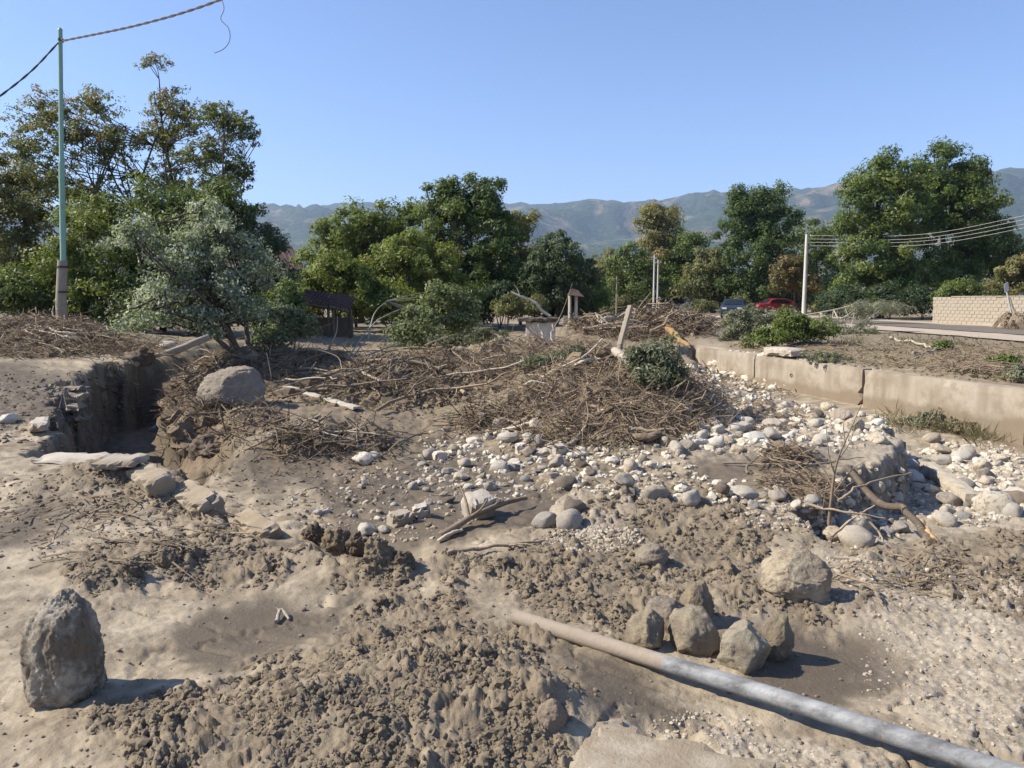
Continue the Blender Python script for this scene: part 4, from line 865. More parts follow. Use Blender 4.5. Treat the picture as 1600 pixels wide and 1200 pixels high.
# ------------------------------------------------------------------ block wall by the road
def blockwall():
    A = np.array([25.75, 47.6]); Bq = np.array([27.2, 36.5]); L = np.linalg.norm(Bq - A); d = (Bq - A) / L; base = min(HZ(*A), HZ(*Bq)) - .1
    root = empty("block_wall", (A[0], A[1], base)); ang = math.atan2(d[1], d[0]); root.rotation_euler[2] = ang
    core = MB(); bl, bh, th = .4, .2, .2; rows = 9; ncol = int(L / bl); box(core, (.03, .02, 0), (ncol * bl - .03, th - .02, rows * bh - .03)); core.build("mortar_core", M["mortar"], root)
    mb = MB(); rough_box(mb, bl - .02, th, bh - .018, 320, 2, 1, 1, .004, .012); me = mb.mesh("block", M["blockc"]); rng = np.random.default_rng(5)
    half = MB(); rough_box(half, bl / 2 - .02, th, bh - .018, 321, 1, 1, 1, .004, .012); meh = half.mesh("block", M["blockc"])
    for r in range(rows):
        x = 0.0
        while x < ncol * bl - .05:
            w = bl / 2 if (r % 2 and x == 0) or x + bl > ncol * bl + .01 else bl
            if not (r >= rows - 1 and rng.random() < .08) and not (x < .3 and r in (2, 5)):
                o = link("block", me if w == bl else meh, root); o.location = (x + rng.uniform(0, .008), rng.uniform(-.008, .008), r * bh + .005)
            x += w
    cp_ = MB()
    for x in np.arange(0, ncol * bl - .8, .82):
        if x > 1.4: box(cp_, (x, -.03, rows * bh - .012), (x + .8, th + .03, rows * bh + .045))
    cp_.build("coping", M["blockc"], root); tag(root, "weathered concrete block wall with a broken end beside the muddy road", "wall")
blockwall()

# ------------------------------------------------------------------ poles and wires
def pole_left():
    dep = 24.0; b = W(98, 515, dep); z0 = HZ(b[0], dep) - .4; root = empty("street_pole", (b[0], dep, z0)); top = W(94, 48, dep) - np.array([b[0], dep, z0]); j = W(98, 410, dep)[2] - z0
    mid = W(96, 255, dep)[2] - z0; lx = top[0] / top[2]
    mb = MB(); addt(mb, [(lx * j * .9, .03, j - .35), (lx * mid, 0, mid)], [.085, .085], 14); addt(mb, [(lx * mid, 0, mid), (lx * (mid + .08), 0, mid + .08), tuple(top)], [.085, .066, .062], 14)
    mb.build("metal_tube", M["green_paint"], root, True)
    mb = MB(); addt(mb, [(0, .0, 0), (0, 0, j * .5), (lx * j, 0, j + .05)], [.17, .155, .14], 12); mb.build("footing_post", M["old_post"], root, True)
    for zz in (j * .93, j * .62):
        mb = MB(); addt(mb, [(lx * zz, 0, zz), (lx * zz, 0, zz + .06)], [.165, .165], 14); mb.build("strap", M["iron"], root, True)
    mb = MB(); addt(mb, [(top[0], 0, top[2]), (top[0], 0, top[2] + .05), (top[0], 0, top[2] + .09)], [.07, .06, .02], 12); mb.build("cap", M["green_paint"], root, True)
    mb = MB(); addt(mb, [(top[0], -.02, top[2] - .25), (top[0] + .12, -.12, top[2] - .27), (top[0] + .14, -.14, top[2] - .38)], [.025, .022, .022], 8); addt(mb, [(top[0], 0, top[2] - .3), (top[0], 0, top[2] - .22)], [.078, .078], 12)
    mb.build("cable_hook", M["iron"], root, True)
    tag(root, "tall green metal pole bolted to a weathered post above the debris bank", "pole"); return np.array([b[0], dep, z0]) + top
PT = pole_left()
def twisted(pts, r, n):
    c = curve(pts, n); s = np.concatenate([[0], np.cumsum(np.linalg.norm(np.diff(c, axis=0), axis=1))]); out = MB()
    ss = np.linspace(0, s[-1], int(s[-1] / .09)); cc = np.stack([np.interp(ss, s, c[:, k]) for k in range(3)], 1)
    for ph in (0, np.pi):
        a = ss * 2 * np.pi / .9 + ph; off = np.stack([np.cos(a) * r * .3, np.cos(a) * r * .3, np.sin(a) * r * .9], 1); addt(out, cc + off, r, 5)
    return out
hk = PT + np.array([.13, -.13, -.33]); e1 = W(220, 38, 20.8); e2 = W(340, 1, 18.3); e3 = W(470, -62, 16)
twisted([hk, e1, e2, e3], .018, 60).build("overhead_cable", M["cable"]).update_tag()
tag(bpy.data.objects["overhead_cable"], "twisted brown overhead cable rising from the green pole hook over the flood bed", "cable")
e1 = W(50, 110, 23.2); e2 = W(0, 150, 22.3); e3 = W(-60, 190, 21.3)
o = twisted([PT + np.array([-.05, -.05, -.36]), e1, e2, e3], .018, 50).build("overhead_cable", M["cable"]); tag(o, "slack cable sloping down from the green pole over the left grove", "cable")
mb = MB(); addt(mb, curve([W(346, -4, 18.15), W(350, 14, 18.1), W(345, 30, 18.05), W(357, 44, 18), W(359, 62, 18), W(350, 76, 18), W(335, 83, 18)], 42), .009, 5)
o = mb.build("loose_wire", M["wire"], None, True); tag(o, "thin loose wire end dangling in a curl from the overhead cable", "wire")
def cpole(label, px, base_y, top_y, dep, r, wires=True, mat="pole"):
    b = W(px, base_y, dep); z = HZ(b[0], dep) - .3; t = W(px, top_y, dep)[2] - z; root = empty("utility_pole", (b[0], dep, z))
    mb = MB(); addt(mb, [(0, 0, 0), (0, 0, t * .5), (0, 0, t)], [r, r * .82, r * .65], 12); mb.build("shaft", M[mat], root, True)
    if wires:
        for k in range(4):
            mb = MB(); zz = t - .15 - .28 * k; addt(mb, [(r * .4, -.02, zz), (r + .1, -.06, zz), (r + .1, -.06, zz + .12)], [.02, .02, .035], 6); mb.build("insulator", M["whitewall"], root, True)
    else:
        mb = MB(); box(mb, (-.3, -.04, t - .3), (.3, .04, t - .22)); mb.build("crossarm", M[mat], root)
    tag(root, label, "pole"); return np.array([b[0], dep, z]), t
PB, pt = cpole("pale concrete utility pole carrying four wires, behind the terrace bushes", 1256, 486, 366, 66, .19)
for k in range(4):
    zz = PB[2] + pt - .12 - .28 * k; s = np.array([PB[0] + .29, PB[1] - .06, zz]); ends = ((1600, 337), (1600, 343), (1600, 350), (1600, 356))[k]
    e = W(*ends, 46); far = W(1900, ends[1] - 70, 34); m = W(1430, (zz and 372 + 3.2 * k), 55)
    mb = MB(); addt(mb, curve([s, W(1430, 367 + 6.0 * k - (k > 1) * 1.5, 55.5), e, far], 40), .010, 5); o = mb.build("power_line", M["pole"], None, True)
    tag(o, ("topmost", "second from top", "third from top", "lowest")[k] + " of the four bare power lines on the pale concrete pole", "wire")
cpole("taller of the twin concrete poles beyond the driftwood pile", 1021, 482, 398, 78, .11, False)
cpole("shorter of the twin concrete poles beyond the driftwood pile", 1027, 482, 406, 80, .10, False)
cpole("single thin grey pole between the fruit tree and the twin poles", 963, 492, 432, 60, .07, False, "old_post")

# ------------------------------------------------------------------ houses and sheds
def house(name, label, c, w, d, h, rh, wall, roof, rz=0, wins=(), door=None, over=.35):
    root = empty(name, (c[0], c[1], HZ(c[0], c[1]) - .1), rz)
    mb = MB(); box(mb, (-w / 2, -d / 2, 0), (w / 2, d / 2, h)); mb.add([(-w / 2, -d / 2, h), (-w / 2, d / 2, h), (-w / 2, 0, h + rh), (w / 2, -d / 2, h), (w / 2, d / 2, h), (w / 2, 0, h + rh)], [[0, 2, 1], [3, 4, 5]])
    mb.build("wall", M[wall], root)
    rm = MB(); k = rh / (d / 2)
    for s in (-1, 1):
        n = int(w / .25); xs = np.linspace(-w / 2 - over, w / 2 + over, n * 2 + 1); wav = .03 * (np.arange(len(xs)) % 2)
        y0, y1 = s * (d / 2 + over), 0; z0, z1 = h - over * k, h + rh
        V = np.concatenate([np.stack([xs, np.full_like(xs, y0), z0 + wav + .06], 1), np.stack([xs, np.full_like(xs, y1), z1 + wav + .06], 1), np.stack([xs, np.full_like(xs, y0), z0 + wav * 0 - .04], 1), np.stack([xs, np.full_like(xs, y1), z1 - .04 + wav * 0], 1)])
        m = len(xs); q = np.arange(m - 1); F = np.concatenate([np.stack([q, q + 1, q + m + 1, q + m], 1), np.stack([q + 2 * m, q + 3 * m, q + 3 * m + 1, q + 2 * m + 1], 1), np.stack([q, q + 2 * m, q + 2 * m + 1, q + 1], 1), [[0, m, 3 * m, 2 * m], [m - 1, 3 * m - 1, 4 * m - 1, 2 * m - 1]]])
        rm.add(V, F if s < 0 else F[:, ::-1])
    ro = rm.build("roof", M[roof], root)
    ch = MB(); box(ch, (w * .2, .2, h + rh * .5), (w * .2 + .5, .7, h + rh + .7)); ch.build("chimney", M["plaster"], ro)
    for (x, z, ww, hh) in wins:
        f = MB(); box(f, (x - ww / 2, -d / 2 - .05, z), (x + ww / 2, -d / 2 + .02, z + hh)); fo = f.build("window", M["whitewall"], root)
        g = MB(); box(g, (x - ww / 2 + .08, -d / 2 - .065, z + .08), (x + ww / 2 - .08, -d / 2 - .048, z + hh - .08)); g.build("pane", M["glass"], fo)
    if door: f = MB(); box(f, (door - .45, -d / 2 - .05, 0.1), (door + .45, -d / 2 + .02, 2.1)); f.build("door", M["wood_dark"], root)
    tag(root, label, "house"); return root
hc = W(385, 470, 47)
house("old_house", "old house with brown tiled eaves half hidden behind the left grove", (hc[0] - .9, 49), 5.6, 5.5, 3.3, 1.4, "plaster", "tile", math.radians(28), ((-1.4, 1.2, 1, 1.2), (1.4, 1.2, 1, 1.2)))
c = W(1062, 478, 104); house("white_house", "low white house glimpsed under the distant lane trees", c, 4.6, 5, 2.0, 1.1, "whitewall", "tile", .1, ((-1, .9, .8, .9), (1.2, .9, .8, .9)))
c = W(1106, 470, 108); house("cream_house", "cream coloured house glimpsed between distant trees near the blue car", c, 3.2, 5, 2.9, 1.2, "yellowwall", "redtile", .1, ((-.6, 1.3, .8, 1.1),), .9)
c = W(985, 480, 112); house("white_house", "white house half hidden by the twin concrete poles and trees", c, 5.5, 5, 2.3, 1.1, "whitewall", "redtile", 0, ((0, 1, .9, 1),))
def shed():
    dep = 31; c = W(503, 497, dep); z = HZ(c[0], dep); root = empty("tiled_shed", (c[0], dep, z - .1))
    for k, (x0, x1, yo) in enumerate(((462, 512, 462), (515, 545, 468))):          # two sagging roof slopes
        a = W(x0, yo + 8, dep) - np.array([c[0], dep, z - .1]); b = W(x1, yo + 16, dep) - np.array([c[0], dep, z - .1]); up = np.array([.15, 1.0, .45]); mb = MB(); nrow = 7
        for q in range(nrow):                                                        # stepped tile courses
            t0, t1 = q / nrow, (q + 1) / nrow; lift = np.array([0, -.01, .05]); n = 17; s = np.linspace(0, 1, n)[:, None]; wv = np.zeros((n, 3)); wv[:, 2] = .035 * (np.arange(n) % 2)
            lo = a + (b - a) * s + up * t0 + lift + wv; hi = a + (b - a) * s + up * t1 + wv; m = np.arange(n - 1)
            mb.add(np.concatenate([lo, hi, lo - np.array([0, 0, .06])]), np.concatenate([np.stack([m, m + 1, m + n + 1, m + n], 1), np.stack([m + 2 * n, m + 2 * n + 1, m + 1, m], 1)]))
        mb.build("roof", M["tile"], root)
        fb = MB(); rail = [a + np.array([0, -.03, -.08]), b + np.array([0, -.03, -.08])]; addt(fb, rail, .05, 4); fb.build("eaves_board", M["wood_dark"], root)
        for t in (.06, .94):
            p = a + (b - a) * t + up * .25; pm = MB(); addt(pm, [(p[0], p[1], 0), (p[0], p[1], p[2])], .06, 6); pm.build("post", M["wood_dark"], root)
    bw = MB(); box(bw, (-1.0, 1.1, 0), (1.0, 1.22, .9)); bw.build("back_wall", M["wood_dark"], root)
    tag(root, "low open shed with sagging brown tiled roof behind the stream debris", "shed")
shed()
def hut():
    dep = 24.5; c = W(845, 532, dep); z = HZ(c[0], dep) - .05; root = empty("plastered_hut", (c[0], dep, z)); s = dep / FPX; t = W(845, 503, dep)[2] - z
    mb = MB(); rough_box(mb, 46 * s, .7, t, 330, 8, 4, 6, .02, .04); mb.v[0][:, 0] -= 23 * s; mb.build("wall", M["plaster"], root)
    mb = MB(); rough_box(mb, 66 * s, 1.0, .13, 331, 10, 4, 1, .03, .03); mb.v[0] += np.array([-36 * s, -.15, t + .003]); mb.build("roof_slab", M["wood_dark"], root)
    tag(root, "small plastered hut with a mud topped slab roof, wrecked by driftwood", "hut")
hut()
def pavilion():
    dep = 37; c = W(897, 494, dep); z = HZ(c[0], dep); root = empty("garden_shelter", (c[0], dep, z - .05)); t = W(897, 459, dep)[2] - z; s = dep / FPX
    for x in (-7, 3):
        mb = MB(); addt(mb, [(x * s, 0, 0), (x * s, 0, t)], .08, 6); mb.build("post", M["plaster"], root)
    mb = MB(); a, b = -10 * s, 14 * s; V = [(a, -.5, t), (b, -.5, t - .1), (b, .6, t - .1), (a, .6, t), (a + .2, 0, t + .3), (b - .25, 0, t + .22)]; mb.add(V, [[0, 1, 5, 4], [2, 3, 4, 5]]); mb.add(V, [[0, 4, 3], [1, 2, 5]]); mb.add(V, [[3, 2, 1, 0]]); mb.build("roof", M["tile"], root)
    mb = MB(); box(mb, (-.5, .2, 0), (.35, .3, .8)); mb.build("back_panel", M["plaster"], root)
    tag(root, "small tile roofed garden shelter on pale posts beneath the round fruit tree", "shelter")
pavilion()

# ------------------------------------------------------------------ cars on the lane
def car(label, p, rz, paint, hatch=False):
    root = empty("parked_car", (p[0], p[1], p[2] + .0), rz)
    L, Wd = 4.1, 1.68
    prof = [(-2.05, .35), (-2.05, .78), (-1.98, .92), (-1.1, 1.0), (-.55, 1.38), (-.1, 1.45), (.95, 1.43), (1.55, 1.05 if not hatch else 1.25), (1.98, .95), (2.05, .7), (2.05, .35)]
    st = []
    for y, nar, drop in ((-.84, 0, 0), (-.80, 0, 0), (.80, 0, 0), (.84, 0, 0)):
        st.append(y)
    mb = MB(); n = len(prof)
    def ring(y, ins): return [(x * (1 - ins * .03), y * (1 - (.16 if z > 1.1 else 0)), z - ins * .03) for x, z in prof]
    V = ring(-.84, 1) + ring(-.76, 0) + ring(.76, 0) + ring(.84, 1); F = []
    for r in range(3):
        for k in range(n): F.append((r * n + k, r * n + (k + 1) % n, (r + 1) * n + (k + 1) % n, (r + 1) * n + k))
    mb.add(V, F)
    c = len(V); 
    def cap(r, y, flip):
        pts = V[r * n:(r + 1) * n]; cx = np.mean(pts, 0); vv = np.array(pts + [tuple(cx)]); q = np.arange(n); f = np.stack([q, (q + 1) % n, np.full(n, n)], 1); mb.add(vv, f[:, ::-1] if not flip else f)
    cap(0, -.84, False); cap(3, .84, True)
    body = mb.build("body", M[paint], root, False)
    for s in (-1, 1):
        for q in ([(-.98, 1.02), (-.52, 1.33), (.1, 1.38), (.1, 1.02)], [(.18, 1.02), (.18, 1.38), (.9, 1.36), (1.3, 1.05)]):
            w = MB(); f = [[0, 1, 2, 3]] if s > 0 else [[3, 2, 1, 0]]; w.add([(x, s * (.856 - (.125 if z > 1.1 else 0)), z) for x, z in q], f); w.build("side_window", M["glass"], root)
    w = MB(); w.add([(-1.1, -.66, 1.015), (-1.1, .66, 1.015), (-.56, .58, 1.38), (-.56, -.58, 1.38)], [[0, 3, 2, 1]]); w.v[0] += np.array([-.02, 0, .012]); w.build("windscreen", M["glass"], root)
    w = MB(); z1 = 1.08 if not hatch else 1.27; w.add([(1.52, -.62, z1), (1.52, .62, z1), (.98, .58, 1.41), (.98, -.58, 1.41)], [[0, 1, 2, 3]]); w.v[0] += np.array([.02, 0, .012]); w.build("rear_window", M["glass"], root)
    for x in (-1.28, 1.3):
        for s in (-1, 1):
            wm = MB(); addt(wm, [(x, s * .68, .31), (x, s * .86, .31)], .31, 16); wo = wm.build("wheel", M["rubber"], root, False)
            rm = MB(); addt(rm, [(x, s * .84, .31), (x, s * .875, .31)], .19, 12); rm.build("rim", M["rim"], wo)
    for s in (-1, 1):
        h = MB(); box(h, (-2.075, s * .55 - .17, .68), (-2.03, s * .55 + .17, .82)); h.build("headlight", M["lamp"], root)
        h = MB(); box(h, (2.03, s * .62 - .13, .72), (2.075, s * .62 + .13, .88)); h.build("tail_light", M["taillamp"], root)
        h = MB(); box(h, (-.95, s * .92 - .07, 1.0), (-.82, s * .92 + .05, 1.12)); h.build("mirror", M[paint], root)
    h = MB(); box(h, (-2.09, -.7, .36), (-2.04, .7, .5)); h.build("bumper", M["iron"], root)
    tag(root, label, "car"); return root
a = W(1146, 507, 60); car("dark blue car parked on the lane behind the wilted bush", (a[0], 60, HZ(a[0], 60) + .04), math.radians(70), "carblue")
a = W(1208, 490, 74); car("red hatchback parked under the dark tree near the pale pole", (a[0], 74, HZ(a[0], 74) + .04), math.radians(12), "carred", True)
# ------------------------------------------------------------------ boulders with their own shapes
def boulder(name, label, px, base, w, h, mat, seed, prof=None, sub=4, ang=.6, deep=.8, sink=.12, rz=0.0, tilt=0.0, rough=.06, cat="boulder", mudlump=.0, group=None, cuts=8):
    b = hit(px, base); dep = b[1] * cp + (CAMZ - b[2]) * sp; s = dep / FPX; el_ = math.atan2(CAMZ - b[2], b[1])
    if prof is None: v, f = rockv(sub, seed, ang, rough, cuts)
    else:                                             # outline along the height as the photo shows it, then faces and weathering
        v, f = ICO[sub]; zz = (v[:, 2] + 1) / 2; pr = list(prof[:-1]) + [(.97, prof[-1][1]), (1.0, 0)]
        zs = sst(0, 1, zz) * .35 + zz * .65; k = np.interp(zs, *zip(*pr)); rho = np.hypot(v[:, 0], v[:, 1]) + 1e-6; kk = np.minimum(k, rho * 2.6)
        v = np.stack([v[:, 0] / rho * kk + tilt * v[:, 2], v[:, 1] / rho * kk, v[:, 2]], 1); rg = np.random.default_rng(seed)
        v = v * (1 + .16 * pn3(v * 1.2, seed)[:, None])
        for _ in range(cuts):
            n_ = rg.normal(size=3); n_ /= np.linalg.norm(n_); h_ = np.quantile(v @ n_, rg.uniform(.86, .97)); v = v - np.outer(np.maximum(v @ n_ - h_, 0) * ang * 1.5, n_)
        v = v * (1 + rough * (.8 * pn3(v * 3.1, seed + 5) + .5 * pn3(v * 7, seed + 9))[:, None] + (.018 * pn3(v * 14, seed + 12) + .012 * pn3(v * 28, seed + 13) - .03 * sst(.9, 1, 1 - np.abs(pn3(v * 1.8, seed + 11))))[:, None])
    v = v - (v.max(0) + v.min(0)) / 2; v = v / np.abs(v).max(0)
    W2 = w * s / 2 * .97; H2 = max((h * s - W2 * deep * .7 * math.sin(el_)) / math.cos(el_), .4 * h * s) / 2
    if mudlump:
        m = sst(.0, .35, pn3(v * 1.7, seed + 3) + .25 * v[:, 0] - .1 * v[:, 1]) * (v[:, 2] > -.7)
        v = v * (1 + (m * mudlump * (.5 + np.abs(pn3(v * 9, seed + 4)) + .6 * np.abs(pn3(v * 20, seed + 6))))[:, None])
    v = v / np.abs(v).max(0); v = v * np.array([W2, W2 * deep, H2 * (1 + sink)])
    o = MB().add(v, f).build(name, M[mat], None, True); yy = b[1] + W2 * deep * .75; b[0] *= yy / b[1]; o.location = (b[0], yy, min(b[2], HZ(b[0], yy), HZ(b[0] - W2 * .6, yy), HZ(b[0] + W2 * .6, yy)) + H2 * (1 - sink)); o.rotation_euler[2] = rz
    if name == "concrete_chunk": o.data.polygons.foreach_set("use_smooth", np.zeros(len(o.data.polygons), bool))
    return tag(o, label, cat, group)
boulder("boulder", "tall upright boulder plastered with wet mud, standing alone in the foreground mud", 103, 1102, 132, 172, "boulder", 401, [(0, .85), (.12, .97), (.35, 1.0), (.6, .9), (.78, .74), (.9, .55), (1, .3)], 5, .3, .9, .16, mudlump=.08, tilt=.06, cuts=0, rough=.04)
boulder("boulder", "large angular pale boulder draped with mud beside the uprooted poplar", 362, 640, 122, 76, "boulder_pale", 402, [(0, 1), (.3, 1.), (.6, .92), (.85, .72), (1, .45)], 5, .75, .7, .1, tilt=.1, mudlump=.03, cuts=12)
boulder("boulder", "sloping tan boulder with a dark shaded flank beside the pale gravel", 1238, 942, 116, 84, "tan", 403, [(0, .75), (.3, 1.), (.6, .92), (.85, .65), (1, .35)], 5, .7, .75, .24, tilt=-.2, mudlump=.05, cuts=10)
GC = "field stones dug up behind the pipe"
for k, (a, b, w, h, lab, mt) in enumerate(((1008, 1010, 56, 50, "rounded tan stone touching the back of the grey pipe", "cluster"), (1040, 980, 62, 42, "dark brown muddy stone at the back of the stone cluster behind the pipe", "brown"),
        (1087, 978, 52, 58, "tall tan stone at the back of the cluster behind the pipe", "cluster"), (1080, 1018, 78, 58, "jagged pale stone caked with dark crumbs in the cluster behind the pipe", "cluster"),
        (1163, 1050, 72, 62, "muddy round stone with the long shadow behind the pipe", "cluster"), (1212, 1030, 50, 58, "small upright tan stone beside the muddy round stone behind the pipe", "cluster"))):
    boulder("field_stone", lab, a, b + 4, w * 1.22, h * 1.25, mt, 410 + k, [(0, .8), (.3, 1), (.65, .9), (.9, .55), (1, .3)], 4, .65, .9, .22, cat="stone", mudlump=.07, group=GC, cuts=8, rz=.7 * k)
boulder("field_stone", "half buried light stone with a dark hollow beside it in the churned mud", 1018, 886, 58, 36, "boulder_pale", 420, [(0, 1), (.5, .95), (.85, .6), (1, .35)], 4, .5, .9, .25, cat="stone", mudlump=.04)
boulder("mud_lump", "round brown lump of mud above the foreground slab", 862, 1145, 52, 46, "brown", 421, None, 4, .3, .9, .3, cat="mud lump", mudlump=.06)
for k, (a, b, w, h, lab) in enumerate(((490, 848, 46, 34, "crumbling mud clump on the ditch lip nearest the broken kerb"), (525, 866, 60, 46, "tall dark mud clump overhanging the ditch between two smaller clumps"), (558, 872, 52, 40, "mud clump in the middle of the row along the ditch lip"), (590, 884, 64, 46, "largest dark mud clump overhanging the ditch"), (628, 888, 48, 30, "smaller dark mud clump at the open end of the ditch"), (258, 888, 46, 34, "dark crumbling mud clump on the ridge behind the upright boulder"), (205, 905, 44, 28, "small dark mud clump beside the upright boulder"), (300, 872, 40, 20, "low mud clump on the ridge next to the dark crumbling clump"))):
    boulder("mud_clump", lab, a, b, w, h, "clod" if k % 2 else "wetmud_shade", 422 + k, [(0, 1), (.4, .95), (.75, .75), (1, .45)], 4, .3, .8, .35, cat="mud clump", mudlump=.3, rough=.3)
for k, (a, b, w, h, lab) in enumerate(((160, 596, 52, 26, "dark overhanging soil clump beside the asphalt sheets on the hole's back rim"), (215, 590, 60, 28, "dark overhanging soil clump in the middle of the hole's back rim"), (318, 704, 60, 36, "dark slumped soil at the open mouth of the washed out hole"), (335, 712, 60, 26, "low slumped soil lump on the mud below the large boulder"))):
    boulder("soil_clump", lab, a, b, w, h, "wetmud_shade", 460 + k, [(0, 1), (.4, .95), (.75, .75), (1, .45)], 3, .3, .8, .3, cat="mud clump", mudlump=.25, rough=.25)
# --- squared blocks of broken masonry on the stream bed
for k, (a, b, w, h, mt, lab) in enumerate(((745, 808, 56, 48, "slab", "largest broken concrete chunk on the muddy stream bed"), (659, 810, 34, 30, "slab", "cube shaped concrete chunk next to a flat slab on the stream bed"), (624, 822, 46, 28, "blockc", "flat broken slab leaning beside the cube shaped concrete chunk"),
        (875, 713, 24, 24, "slab", "squared pale block in front of the driftwood heap"), (815, 712, 20, 22, "plaster", "squared pinkish block near the driftwood heap"), (685, 718, 30, 16, "plaster", "flat pinkish masonry piece on the muddy stream bed"), (845, 712, 34, 14, "slab", "low pale slab between two squared blocks near the driftwood heap"))):
    p = hit(a, b); s = p[1] / FPX * 1.02; rng = np.random.default_rng(430 + k); az = rng.uniform(.2, .9)
    put_box("concrete_chunk", lab, "concrete chunk", (p[0], p[1] + .08, p[2] - .03), (math.cos(az), math.sin(az), rng.uniform(-.25, .25)), (rng.uniform(-.3, .2), -.25, 1), (w * s * .85, w * s * .7, h * s * .9), M[mt], 430 + k, 6, 5, 5, .02, .08)

# ------------------------------------------------------------------ river stones, one object each
RV = [MB() for _ in range(14)]; STM = {}
rv_shape = []
for k in range(14):
    v, f = rockv(2, 500 + k, .8 if k % 4 else .3, .08, 10); v = v / np.abs(v).max(0); rng = np.random.default_rng(k); rv_shape.append((v * np.array([1, rng.uniform(.7, .95), rng.uniform(.55, .8)]), f))
def stone_mesh(k, mt):
    if (k, mt) not in STM:
        STM[(k, mt)] = MB().add(*rv_shape[k]).mesh("river_stone", M[mt], True)
    return STM[(k, mt)]
NST = 0; taken = []
def stone(p, r, mt, rng, label, group, flat=1.0):
    global NST
    o = link("river_stone", stone_mesh(int(rng.integers(0, 14)), mt)); o.scale = (r, r * rng.uniform(.85, 1.1), r * flat * rng.uniform(.85, 1.15))
    o.rotation_euler = (rng.uniform(-.25, .25), rng.uniform(-.25, .25), rng.uniform(0, 6.28)); o.location = (p[0], p[1], p[2] + r * .28 * flat); tag(o, label, "stone", group); NST += 1; taken.append((p[0], p[1], r))
ZONES = {
 "bar": ("pale river stone on the stony bar beside the eroded scarp", "stones on the stony bar"),
 "row": ("rounded stone in the row along the back of the churned mud mound", "stones behind the churned mound"),
 "mid": ("river stone strewn on the wet mud of the stream bed before the driftwood heap", "stones on the wet mud bed"),
 "ditch": ("bluish grey stone in the ditch below the broken kerb", "stones in the ditch by the kerb"),
 "chan": ("pale stone on the floor of the channel under the retaining wall", "stones in the channel by the wall"),
 "far": ("small bleached stone at the far end of the retaining wall", "stones at the far end of the channel"),
 "scarp": ("stone tumbled below the eroded scarp around the curved root", "stones tumbled below the scarp"),
 "bank": ("loose stone lying on the left mud bank near the broken slabs", "stones on the left bank")}
rng = np.random.default_rng(61)
for (a, b, w, mt, zn) in ((850, 820, 42, "pale", "row"), (897, 800, 40, "brown", "row"), (890, 822, 50, "pale", "row"), (885, 762, 42, "brown", "mid"), (913, 762, 28, "brown", "mid"), (985, 735, 40, "pale", "row"), (975, 757, 36, "pale", "row"),
        (1022, 778, 48, "pale", "row"), (1080, 782, 42, "pale", "row"), (1128, 773, 25, "brown", "row"), (1163, 776, 46, "pale", "row"), (1195, 778, 24, "pale", "row"), (1245, 792, 22, "white", "row"), (1270, 787, 30, "white", "row"), (1215, 780, 40, "pale", "row"), (1225, 770, 22, "pale", "row"),
        (567, 722, 38, "white", "mid"), (584, 716, 24, "pale", "mid"), (573, 832, 36, "white", "ditch"), (600, 830, 20, "white", "ditch"), (590, 812, 20, "white", "ditch"), (510, 800, 16, "white", "ditch"), (497, 803, 16, "white", "ditch"), (700, 740, 22, "pale", "mid"), (720, 750, 30, "pale", "mid"),
        (780, 735, 34, "white", "mid"), (765, 765, 28, "pale", "mid"), (805, 725, 26, "white", "mid"), (740, 690, 26, "white", "mid"), (825, 690, 22, "white", "mid"), (700, 785, 30, "brown", "mid"),
        (1335, 852, 60, "pale", "scarp"), (1330, 830, 66, "pale", "scarp"), (1300, 838, 40, "pale", "scarp"), (1405, 830, 32, "pale", "scarp"), (1475, 818, 44, "white", "chan"), (1555, 800, 62, "white", "chan"), (1540, 790, 46, "white", "chan"), (1585, 784, 48, "brown", "chan"), (1580, 805, 36, "white", "chan"), (1480, 804, 30, "white", "chan"),
        (1505, 752, 22, "pale", "chan"), (1540, 755, 26, "pale", "chan"), (1510, 712, 34, "pale", "chan"), (1560, 720, 30, "pale", "chan"), (1455, 690, 28, "pale", "chan"), (1205, 685, 36, "pale", "bar"), (1180, 690, 40, "white", "bar"), (1270, 685, 26, "pale", "bar"), (1370, 665, 24, "white", "bar"), (1150, 675, 30, "white", "bar"), (1275, 650, 26, "brown", "bar"), (1370, 690, 34, "pale", "bar"),
        (15, 660, 36, "white", "bank"), (262, 545, 26, "white", "bank"), (425, 685, 24, "pale", "mid"), (245, 672, 22, "grey", "ditch")):
    p = hit(a, b); stone(p, w * p[1] / FPX * .5, mt, rng, *ZONES[zn], flat=1.0)
def zone_scatter(cx, cy_, rx, ry, n, lo, hi, mts, zn, seed):
    rng = np.random.default_rng(seed); m = n * 4; a = rng.uniform(0, 2 * np.pi, m); q = np.sqrt(rng.uniform(0, 1, m)); px = cx + np.cos(a) * q * rx; py = cy_ + np.sin(a) * q * ry
    P = hits(px, py); got = 0
    for p in P:
        r = (lo + (hi - lo) * rng.random() ** 1.7) * p[1] / FPX * .58
        if any((p[0] - t[0]) ** 2 + (p[1] - t[1]) ** 2 < (.8 * (r + t[2])) ** 2 for t in taken): continue
        stone(p, r, mts[int(rng.integers(0, len(mts)))], rng, *ZONES[zn]); got += 1
        if got >= n: break
zone_scatter(1190, 668, 200, 34, 52, 10, 33, ("white", "pale", "white", "pale", "white"), "bar", 71)
zone_scatter(1090, 690, 90, 28, 20, 10, 28, ("white", "pale"), "bar", 72)
zone_scatter(770, 712, 120, 58, 38, 9, 33, ("white", "pale", "pale", "grey"), "mid", 73)
zone_scatter(950, 735, 110, 38, 20, 9, 26, ("pale", "white", "brown"), "mid", 74)
zone_scatter(610, 790, 110, 40, 16, 9, 20, ("grey", "white", "pale"), "ditch", 75)
zone_scatter(1515, 755, 100, 58, 46, 10, 37, ("white", "pale", "white", "grey"), "chan", 76)
